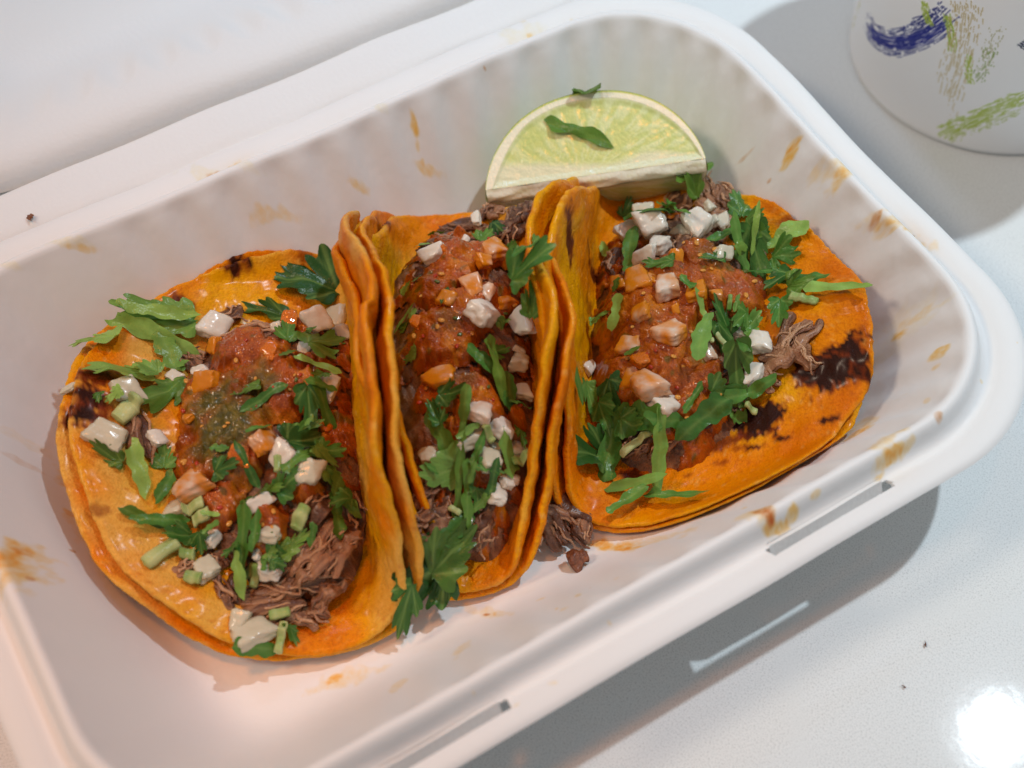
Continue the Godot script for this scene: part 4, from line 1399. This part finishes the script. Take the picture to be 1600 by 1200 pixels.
		["S", -0.5, 28.0, 23.0, 10.1, 3.0, 0.07, 1.0, 0.2, 1.5],
		["L", 1.5, 27.0, 25.6, 5.0, 3.6, 1.0, 0.0, 0.4, 2],
		["S", -15.6, 30.2, 34.2, 11.6, 3.2, 0.51, 0.86, 0.5, 2.5],
		["S", -10.3, 31.8, 31.7, 9.8, 2.5, 0.15, -0.99, 0.55, 2.5],
		["L", -14.6, 26.2, 40.9, 10.5, 6.8, -0.92, 0.4, 0.65, 3],
		["S", -11.5, 23.5, 43.3, 12.2, 2.3, 0.07, -1.0, 0.35, 2],
		["S", -9.6, 20.7, 45.7, 12.9, 2.7, 0.03, -1.0, 0.6, 2.5],
		["L", -4.9, 25.2, 41.4, 5.9, 3.5, 0.98, 0.21, 0.2, 1.5],
		["L", -7.4, 21.5, 45.5, 4.1, 4.4, 0.15, 0.99, 0.3, 1],
		["S", -0.7, 26.7, 37.2, 7.5, 3.5, 0.29, 0.96, 0.6, 2.5],
		["L", 2.2, 24.0, 32.5, 5.3, 3.0, 0.15, 0.99, 0.55, 2.5],
		["S", -7.3, 27.7, 37.8, 7.3, 1.8, 0.44, -0.9, 0.4, 1.5],
		["L", -16.6, 31.5, 31.0, 6.7, 4.6, -0.44, -0.9, 0.1, 1],
		["S", -3.9, 23.0, 43.0, 6.3, 2.0, 0.29, -0.96, 0.15, 1],
		["L", -13.6, 18.5, 56.5, 13.6, 10.3, 0.71, -0.71, 0.08, 3],
		["L", -18.5, 14.0, 61.3, 14.5, 12.7, -0.77, 0.64, 0.02, 1.5],
		["L", -22.8, 11.7, 66.6, 9.4, 7.6, -0.44, 0.9, 0.08, 1],
		["S", -11.9, 13.0, 51.7, 9.7, 3.3, 0.71, -0.71, 0.15, 4],
		["S", -15.1, 36.0, 3.3, 5.6, 1.2, 0.29, -0.96, 0.15, 0.5],
		["L", -13.3, 32.8, 26.5, 6.9, 4.7, 1.0, 0.0, 0.1, 0.5]],
	[
		["M", 34.7, 16.5, 25.1, 8.8, 5.5, 0.98, -0.21, 0.3, 1],
		["M", 29.2, 13.5, 26.3, 8.4, 5.2, 0.71, -0.71, 0.2, 1],
		["M", 41.8, 18.7, 22.8, 7.4, 4.8, 0.92, -0.4, 0.25, 1],
		["M", 24.5, 19.2, -22.3, 7.8, 3.9, 0.15, -0.99, 0.15, 1],
		["M", 12.1, 5.2, 41.7, 12.3, 6.6, 0.87, 0.49, 0.2, 2],
		["M", 8.9, 6.0, 45.0, 10.8, 5.0, 0.58, 0.82, 0.15, 2],
		["M", 16.1, 4.5, 44.8, 6.5, 3.2, 0.44, 0.9, 0.35, 1.5],
		["M", 48.6, 19.7, -43.4, 14.8, 4.0, 0.22, 0.98, 0.6, 3],
		["M", 51.5, 19.7, -36.8, 13.8, 4.5, 0.77, 0.64, 0.6, 2],
		["M", 42.6, 17.0, -42.7, 7.7, 6.2, 0.58, -0.82, 0.3, 1],
		["M", 53.5, 20.7, -41.8, 9.7, 4.8, 0.44, 0.9, 0.55, 2],
		["M", 40.1, 25.2, -24.5, 6.2, 5.2, 0.44, -0.9, 0.3, 0.5],
		["M", 65.8, 25.5, 4.1, 12.2, 7.3, 0.58, -0.82, 0.65, 2],
		["M", 67.1, 25.7, 10.6, 7.7, 2.7, 0.44, 0.9, 0.7, 1],
		["M", 61.0, 23.0, 9.4, 8.4, 4.9, 0.98, -0.21, 0.45, 1.5],
		["M", 58.4, 20.2, 13.8, 6.5, 3.6, 0.82, 0.57, 0.75, 1],
		["M", 51.4, 19.2, -34.3, 8.5, 3.8, 0.71, -0.71, 0.15, 0.5],
		["M", 50.7, 24.0, 12.5, 7.9, 3.6, 0.92, -0.4, 0.1, 0],
		["O", 45.4, 22.7, -30.0, 7.9, 7.3, 0.64, 0.77, 0.0, 3],
		["O", 28.7, 19.2, -30.0, 6.3, 5.9, 0.92, -0.4, 0.05, 2],
		["O", 34.0, 22.5, -28.5, 8.3, 7.2, 0.98, -0.21, 0.0, 2],
		["O", 35.6, 24.7, -22.2, 5.6, 5.1, 0.44, -0.9, 0.08, 1.5],
		["O", 31.5, 26.2, -17.6, 7.6, 4.4, 0.95, -0.3, 0.0, 2],
		["O", 33.1, 18.7, -38.3, 6.2, 5.4, 1.0, 0.0, -1.05, 1],
		["O", 50.3, 26.0, -17.8, 5.9, 4.5, 1.0, 0.0, -1.1, 0.3],
		["O", 29.7, 24.0, -10.6, 7.0, 8.2, 0.98, -0.21, 0.85, 1],
		["O", 36.2, 26.2, -6.6, 6.4, 6.9, 0.99, -0.1, 0.55, 1.5],
		["O", 42.9, 27.2, -5.5, 5.3, 6.9, 1.0, 0.0, 0.85, 0.8],
		["O", 36.5, 26.0, 6.1, 7.1, 6.8, 0.82, -0.57, 0.62, 1.6],
		["O", 27.0, 21.5, 6.5, 6.3, 5.6, 0.99, 0.1, 0.68, 1.2],
		["O", 47.7, 26.0, -5.1, 3.2, 3.1, 1.0, 0.0, 0.7, 1],
		["O", 25.8, 21.0, -14.8, 4.9, 4.5, 1.0, 0.0, 0.85, 0.6],
		["O", 57.8, 21.5, 4.6, 6.4, 6.2, 0.95, 0.3, 0.04, 2.5],
		["O", 55.4, 19.7, 13.4, 6.7, 4.8, 0.29, -0.96, 0.0, 1.5],
		["O", 32.8, 25.2, -11.6, 3.7, 5.7, 1.0, 0.0, 0.7, 0.4],
		["O", 44.7, 24.2, 9.6, 3.2, 5.4, 0.92, -0.4, 0.45, 1],
		["O", 30.5, 22.5, 17.9, 7.4, 7.8, 0.92, -0.4, 0.65, 1],
		["O", 34.7, 19.0, 21.2, 7.6, 6.5, 0.82, -0.57, 0.28, 1.5],
		["O", 27.7, 21.0, 14.5, 5.7, 5.5, 1.0, 0.0, 0.9, 0.4],
		["S", 46.2, 19.0, -47.8, 13.5, 3.4, 0.77, -0.64, 0.45, 4],
		["L", 45.4, 18.7, -44.2, 7.9, 4.8, -0.44, -0.9, 0.4, 3],
		["S", 33.6, 21.7, -31.6, 9.5, 5.9, 0.98, 0.21, 0.3, 3.5],
		["S", 39.9, 21.2, -33.4, 14.7, 2.6, 0.44, 0.9, 0.55, 3],
		["L", 29.1, 14.2, -43.6, 5.9, 4.2, 0.44, -0.9, 0.3, 1],
		["S", 28.4, 22.5, -21.9, 13.0, 3.1, 0.15, -0.99, 0.55, 3],
		["L", 34.9, 27.5, -12.9, 7.5, 4.4, -0.98, -0.21, 0.2, 1.5],
		["L", 56.5, 21.0, -37.2, 8.0, 6.2, -0.15, -0.99, 0.25, 2.5],
		["L", 60.9, 22.5, -29.5, 7.9, 5.0, 0.0, -1.0, 0.4, 3],
		["S", 66.4, 24.7, -25.3, 9.1, 4.8, 0.87, -0.49, 0.75, 3],
		["L", 58.4, 21.0, -27.9, 7.6, 6.4, 0.44, 0.9, 0.5, 3],
		["S", 51.7, 24.2, -25.3, 10.6, 3.0, 0.93, -0.36, 0.35, 2.5],
		["L", 59.0, 21.0, -22.3, 12.2, 9.6, 0.29, 0.96, 0.1, 2],
		["S", 54.9, 22.5, -21.9, 11.4, 2.6, 0.36, 0.93, 0.45, 3],
		["L", 65.6, 23.5, -20.4, 6.7, 7.6, 0.92, 0.4, 0.35, 2.5],
		["S", 58.9, 21.0, -26.5, 11.1, 1.4, 0.15, -0.99, 0.8, 3.5],
		["S", 69.1, 25.7, -11.2, 9.1, 3.8, 0.99, 0.1, 0.35, 2.5],
		["S", 75.2, 31.5, -5.0, 14.5, 3.0, 0.9, 0.43, 0.8, 2.5],
		["L", 63.8, 22.7, -12.8, 7.2, 6.3, -0.92, 0.4, 0.2, 2],
		["W", 68.2, 27.0, -5.1, 7.1, 2.6, 0.87, 0.49, 0.45, 2],
		["L", 62.8, 24.7, -3.4, 9.4, 6.9, -0.15, 0.99, 0.25, 2],
		["S", 59.1, 20.7, -16.3, 10.3, 2.6, 1.0, 0.0, 0.2, 1],
		["L", 67.4, 25.2, -9.6, 6.4, 5.0, 0.98, -0.21, 0.5, 2],
		["S", 24.1, 21.7, -2.3, 8.8, 2.6, 0.22, -0.98, 0.75, 1.5],
		["S", 43.0, 25.2, 7.7, 15.8, 4.0, 0.26, -0.96, 0.75, 3],
		["L", 49.5, 25.5, -0.3, 8.4, 6.6, -0.44, -0.9, 0.15, 2],
		["L", 55.8, 22.0, -0.9, 7.0, 5.8, 0.64, -0.77, 0.5, 2.5],
		["L", 48.7, 24.7, 4.3, 7.8, 6.0, 0.44, 0.9, 0.2, 2],
		["W", 49.2, 23.7, 6.1, 5.5, 1.6, 0.82, 0.57, 0.9, 3],
		["L", 51.3, 22.7, 13.5, 11.6, 7.8, 0.15, 0.99, 0.1, 2.5],
		["S", 53.1, 22.5, 8.4, 8.6, 3.7, 0.15, -0.99, 0.45, 3],
		["W", 45.6, 25.0, 7.6, 2.5, 1.1, 0.15, -0.99, 0.8, 2],
		["L", 47.9, 26.5, -15.4, 6.4, 3.8, -1.0, 0.0, 0.2, 0.5],
		["L", 18.2, 13.5, 14.1, 8.6, 5.9, 0.29, 0.96, 0.55, 1.5],
		["S", 14.7, 31.5, 20.6, 6.9, 1.5, 0.36, 0.93, 0.35, 1],
		["L", 23.1, 17.0, 17.5, 8.5, 6.4, 0.29, 0.96, 0.15, 2],
		["S", 29.1, 16.7, 23.4, 10.2, 4.2, 0.87, 0.49, 0.4, 2.5],
		["S", 34.7, 16.5, 25.1, 9.3, 2.8, 0.98, -0.21, 0.45, 2.5],
		["L", 17.9, 10.5, 27.6, 11.7, 11.6, -0.92, 0.4, 0.05, 2],
		["S", 22.7, 9.7, 25.9, 14.9, 5.3, 0.15, -0.99, 0.35, 3],
		["W", 28.2, 12.2, 27.4, 8.1, 2.2, 0.87, -0.49, 0.8, 1.5],
		["S", 33.5, 12.0, 30.2, 14.1, 3.4, 0.07, -1.0, 0.7, 4],
		["S", 28.0, 10.0, 35.6, 12.9, 2.9, 0.99, 0.1, 0.65, 4],
		["S", 36.7, 12.5, 39.8, 13.3, 2.4, 0.97, 0.25, 0.6, 4],
		["S", 25.7, 10.0, 40.2, 11.3, 2.7, 0.82, -0.57, 0.55, 4],
		["L", 48.7, 19.5, 18.8, 10.4, 7.3, 0.98, -0.21, 0.1, 2],
		["S", 54.3, 17.2, 17.7, 13.8, 2.2, 0.92, -0.4, 0.45, 2.5],
		["S", 43.3, 18.2, 24.3, 12.9, 4.1, 0.85, -0.53, 0.1, 1.5],
		["S", 40.8, 20.0, 20.6, 6.8, 2.3, 0.64, -0.77, 0.35, 2],
		["L", 26.6, 14.7, 24.0, 6.0, 5.3, 0.82, 0.57, 0.3, 2],
		["L", 21.2, 12.5, 19.6, 7.2, 5.0, 0.44, 0.9, 0.2, 1]]]
var STAINS := [
		[7.9, -61.3, 1.5, 2.0, -11, 0.9, 0],
		[7.0, -58.2, 0.7, 1.3, -21, 0.4, 0],
		[7.1, -56.1, 0.7, 0.8, -31, 0.4, 0],
		[-34.8, -68.4, 1.8, 2.6, -56, 0.9, 0],
		[-37.4, -70.1, 1.3, 3.2, -66, 0.5, 0],
		[-41.3, -70.6, 2.8, 1.1, -11, 0.55, 1],
		[-47.8, -69.9, 1.3, 0.9, -11, 0.8, 1],
		[-44.2, -69.4, 4.4, 1.4, -11, 0.4, 2],
		[-81.9, -64.6, 6.7, 1.2, -16, 0.35, 2],
		[-79.4, -63.1, 4.4, 0.7, -16, 0.4, 0],
		[-94.7, -64.5, 2.3, 1.2, -21, 0.3, 2],
		[-28.1, -77.9, 6.3, 1.0, -16, 0.25, 2],
		[-11.3, -77.9, 3.2, 1.0, -16, 0.3, 2],
		[12.7, -81.9, 4.9, 0.8, -16, 0.2, 2],
		[49.3, -77.2, 1.9, 1.5, -31, 0.55, 0],
		[49.4, -69.9, 2.5, 2.0, -21, 0.75, 0],
		[42.3, -67.8, 1.7, 1.3, -11, 0.9, 0],
		[59.8, -67.0, 1.8, 1.3, -16, 0.9, 0],
		[60.9, -71.0, 0.7, 0.7, -31, 0.3, 0],
		[-8.6, -68.2, 0.8, 1.0, -31, 0.3, 2],
		[0.5, -65.2, 2.0, 1.3, -31, 0.25, 2],
		[-30.9, -70.1, 0.5, 0.5, -31, 0.4, 1],
		[30.1, -63.8, 0.5, 0.3, -31, 0.6, 1],
		[91.0, 7.9, 0.9, 0.8, -1, 0.9, 1],
		[102.2, -28.7, 0.8, 1.7, -81, 0.9, 0],
		[101.4, -23.9, 0.5, 2.0, -81, 0.6, 0],
		[77.8, -4.6, 0.5, 0.5, -31, 0.5, 1],
		[88.8, 32.9, 4.2, 2.7, -56, 0.6, 0],
		[88.3, 30.3, 2.7, 1.4, -56, 0.45, 1],
		[89.3, 34.9, 2.7, 1.8, -51, 0.6, 0],
		[88.5, 27.1, 3.1, 1.1, -16, 0.7, 1],
		[89.3, 34.0, 0.9, 0.7, -31, 1.0, 3],
		[84.4, 25.3, 1.2, 2.2, -71, 0.5, 1],
		[85.9, 28.5, 2.8, 0.8, -61, 0.35, 0],
		[84.4, 11.3, 2.2, 2.9, -61, 0.6, 0],
		[82.4, -3.8, 2.6, 2.0, -11, 0.8, 0],
		[84.3, 26.6, 1.1, 0.8, -31, 0.4, 0],
		[85.5, 30.6, 1.6, 0.8, -31, 0.5, 0],
		[75.5, 48.9, 2.0, 1.4, -41, 0.7, 0],
		[79.8, 49.3, 3.9, 1.5, -31, 0.25, 0],
		[74.8, 60.6, 1.7, 2.0, -71, 0.75, 0],
		[72.3, 62.8, 1.0, 0.9, -31, 0.4, 0],
		[53.5, 62.7, 4.3, 1.4, -9, 0.6, 0],
		[54.7, 63.9, 1.7, 0.9, -9, 0.5, 0],
		[60.4, 75.6, 1.1, 1.6, -56, 0.5, 1],
		[77.4, 71.6, 0.6, 0.6, -31, 0.4, 0],
		[90.4, 68.3, 0.4, 0.4, -31, 0.4, 0],
		[47.7, 76.8, 3.4, 1.1, 9, 0.75, 0],
		[51.8, 77.1, 3.0, 1.1, 9, 0.5, 0],
		[43.2, 78.9, 1.9, 0.7, 9, 0.5, 0],
		[64.3, 69.0, 0.7, 1.1, -31, 0.3, 0],
		[15.2, 75.2, 2.9, 1.9, -51, 0.95, 1],
		[16.1, 77.7, 3.4, 1.1, -11, 0.8, 0],
		[14.8, 73.0, 2.4, 2.4, -31, 0.35, 0],
		[21.0, 77.3, 2.1, 1.1, -1, 0.7, 0],
		[26.4, 76.7, 1.9, 0.5, 4, 0.4, 0],
		[-4.8, 53.8, 6.4, 2.0, -43, 0.85, 0],
		[-3.5, 56.9, 4.0, 1.0, -56, 0.6, 0],
		[-8.6, 49.4, 4.3, 1.2, -21, 0.5, 0],
		[-14.7, 53.3, 2.1, 0.9, -31, 0.4, 0],
		[32.4, 59.0, 3.2, 1.3, -16, 0.6, 0],
		[18.4, 59.2, 1.1, 0.7, -31, 0.4, 0],
		[17.4, 67.5, 0.8, 0.6, -31, 0.3, 0],
		[-73.7, 47.4, 2.3, 1.4, -1, 0.8, 0],
		[-104.0, -24.2, 3.0, 1.3, -26, 0.6, 0],
		[-107.3, -13.2, 2.0, 0.9, -51, 0.55, 0],
		[-119.1, 9.1, 0.8, 0.7, -31, 0.6, 1],
		[-110.2, -1.7, 0.6, 0.4, -31, 0.6, 1],
		[-111.2, -25.9, 8.9, 1.2, -31, 0.18, 1],
		[-91.7, 24.5, 1.4, 0.7, -31, 0.2, 0],
		[-121.3, 4.5, 3.4, 5.2, -41, 0.55, 0],
		[-120.2, 7.7, 2.4, 3.1, -51, 0.3, 2],
		[-118.7, 1.5, 1.6, 1.4, -31, 0.25, 1],
		[-38.3, 52.4, 1.1, 0.6, -41, 0.7, 1],
		[-24.4, 66.7, 0.7, 0.7, -31, 0.45, 0],
		[-20.3, 65.3, 0.4, 0.7, -31, 0.5, 1],
		[-28.7, 68.0, 1.2, 0.7, -31, 0.3, 0],
		[-29.0, 65.9, 0.4, 0.5, -31, 0.4, 0],
		[-36.8, 53.7, 0.6, 1.0, -31, 0.4, 0],
		[-27.3, 57.6, 1.7, 0.7, -21, 0.25, 0],
		[-15.8, 67.8, 0.7, 0.5, -31, 0.2, 0],
		[-49.9, 27.3, 0.7, 0.7, -31, 0.2, 0],
		[-63.9, 60.2, 1.8, 3.4, -61, 0.25, 0],
		[-49.3, 60.0, 1.9, 4.0, -61, 0.25, 0],
		[-24.5, 77.8, 0.8, 0.4, -31, 0.3, 0],
		[-55.0, 77.0, 0.7, 0.4, -31, 0.3, 0],
		[-110.0, -33.8, 6.0, 2.1, -31, 0.12, 0],
		[-33.3, -57.2, 6.5, 1.6, -11, 0.3, 0],
		[-11.7, -56.4, 4.1, 1.3, -31, 0.45, 0],
		[7.7, -54.7, 4.1, 1.2, -31, 0.45, 0],
		[83.3, -5.0, 1.7, 1.3, -31, 0.6, 0],
		[77.2, -14.5, 2.0, 0.8, -31, 0.3, 1],
		[-40.4, 82.3, 1.0, 0.5, -31, 0.2, 0],
		[12.8, 51.1, 1.4, 0.9, -31, 0.3, 0],
		[-48.8, 82.4, 1.7, 0.6, -1, 0.3, 0],
		[88.1, 30.5, 9.1, 3.3, -56, 0.35, 0],
		[14.0, 74.5, 5.3, 2.9, -41, 0.35, 0],
		[47.9, 74.1, 6.8, 1.9, 7, 0.4, 0],
		[-1.2, 57.1, 12.8, 3.1, -45, 0.3, 0],
		[53.3, 60.6, 10.2, 2.0, -7, 0.35, 0],
		[-70.9, 49.1, 9.5, 2.5, -16, 0.3, 0],
		[-37.8, 52.2, 6.9, 1.9, -61, 0.25, 0],
		[-103.6, -23.3, 5.9, 3.6, -21, 0.3, 0],
		[-105.4, -7.7, 7.3, 3.5, -71, 0.25, 0],
		[-41.3, -69.6, 11.1, 2.5, -41, 0.25, 2],
		[48.6, -71.2, 10.0, 4.0, -21, 0.2, 2],
		[-120.3, 5.7, 5.2, 9.1, -41, 0.45, 0],
		[-120.3, 1.8, 2.3, 5.2, -41, 0.5, 0],
		[76.8, 48.6, 9.1, 4.5, -11, 0.2, 2],
		[85.3, 8.7, 6.5, 3.2, -71, 0.3, 0],
		[45.4, 76.9, 4.1, 1.4, 7, 0.5, 0]]
var STROKES := [
		[-80.9, 20.6, -56.7, 16.8, -40.5, 46.8, 8, 24, 34, 120, 26, 0.22],
		[-77.0, 19.4, -51.8, 22.5, -40.0, 45.3, 3.5, 20, 28, 140, 14, 0.6],
		[-54.9, 33.6, -46.3, 41.2, -43.8, 47.4, 3, 24, 34, 120, 6, 0.15],
		[-51.8, 44.3, -50.4, 41.5, -46.8, 38.0, 2.2, 176, 200, 60, 7, 0.4],
		[-42.7, 44.5, -39.2, 42.2, -35.7, 33.0, 2.4, 176, 200, 60, 7, 0.3],
		[-38.9, 50.6, -35.9, 47.2, -34.5, 17.4, 6, 206, 186, 130, 12, 0.08],
		[-34.8, 52.2, -30.4, 44.1, -30.3, 11.5, 5, 206, 186, 130, 11, 0.05],
		[-24.7, 40.4, -21.8, 34.3, -25.1, 25.9, 4, 150, 170, 90, 8, 0.0],
		[-30.1, 36.2, -29.2, 28.8, -25.1, 24.8, 2, 176, 200, 60, 5, 0.2],
		[-30.6, 2.8, -19.8, 15.8, -4.5, 26.3, 5.5, 176, 200, 60, 18, 0.25],
		[-27.4, 1.2, -14.4, 13.6, -4.1, 20.1, 3, 190, 205, 110, 8, 0.05],
		[-89.4, 21.2, -92.7, 15.6, -94.9, 5.6, 2.4, 214, 210, 150, 8, 0.0],
		[-15.6, 43.6, -13.9, 43.1, -11.3, 42.4, 2.5, 40, 50, 80, 6, 0.4],
		[-24.0, 47.4, -24.4, 41.7, -23.6, 31.2, 4, 200, 196, 160, 8, -0.05]]
var LOOSE_GREEN := [
		["S", 16.9, 31.0, -55.2, 17.4, 3.9, 0.93, 0.36, 0.3, 0.5, "narrow strip of cilantro lying across the cut face of the lime wedge"],
		["L", 18.5, 36.1, -65.7, 7.4, 7.8, 0.15, -0.99, 0.15, 0.5, "tiny scrap of cilantro leaf on the top rim of the lime wedge"]]
var LOOSE_CRUMBS := [
		["M", 91.8, 0.5, 68.9, 0.7, 0.6, 0.92, -0.4, 0.0, "dark crumb on the bare table right of the streak of light"],
		["M", 85.6, 0.5, 79.0, 0.6, 0.4, 0.29, -0.96, 0.1, "tiny dark crumb on the table nearer the round glare"],
		["M", 14.9, 9.0, 52.8, 4.9, 3.7, 0.92, -0.4, 0.1, "reddish-brown meat crumb on the box floor below the gap between middle and rightmost tacos"],
		["M", 86.2, 23.0, -23.5, 5.0, 2.3, 0.71, -0.71, 0.6, "oblong brown meat crumb on the box wall beside the yellow splash"],
		["M", -96.3, 39.5, -58.0, 1.4, 1.1, 1.0, 0.0, 0.1, "tiny dark brown speck on the lid edge near the hinge"],
		["M", -114.0, 36.0, -23.7, 1.8, 1.4, 0.44, -0.9, 0.4, "tiny tan crumb on the box rim at the hinge side"],
		["M", 92.8, 37.5, -16.3, 2.2, 1.3, 0.92, -0.4, 0.0, "small dark red pepper flake in the yellow splash on the rim"]]
var LIME := [21, 26, -43, 3, 9, 24, -76]
var CUP := [139, -115, 40, 45, 95]
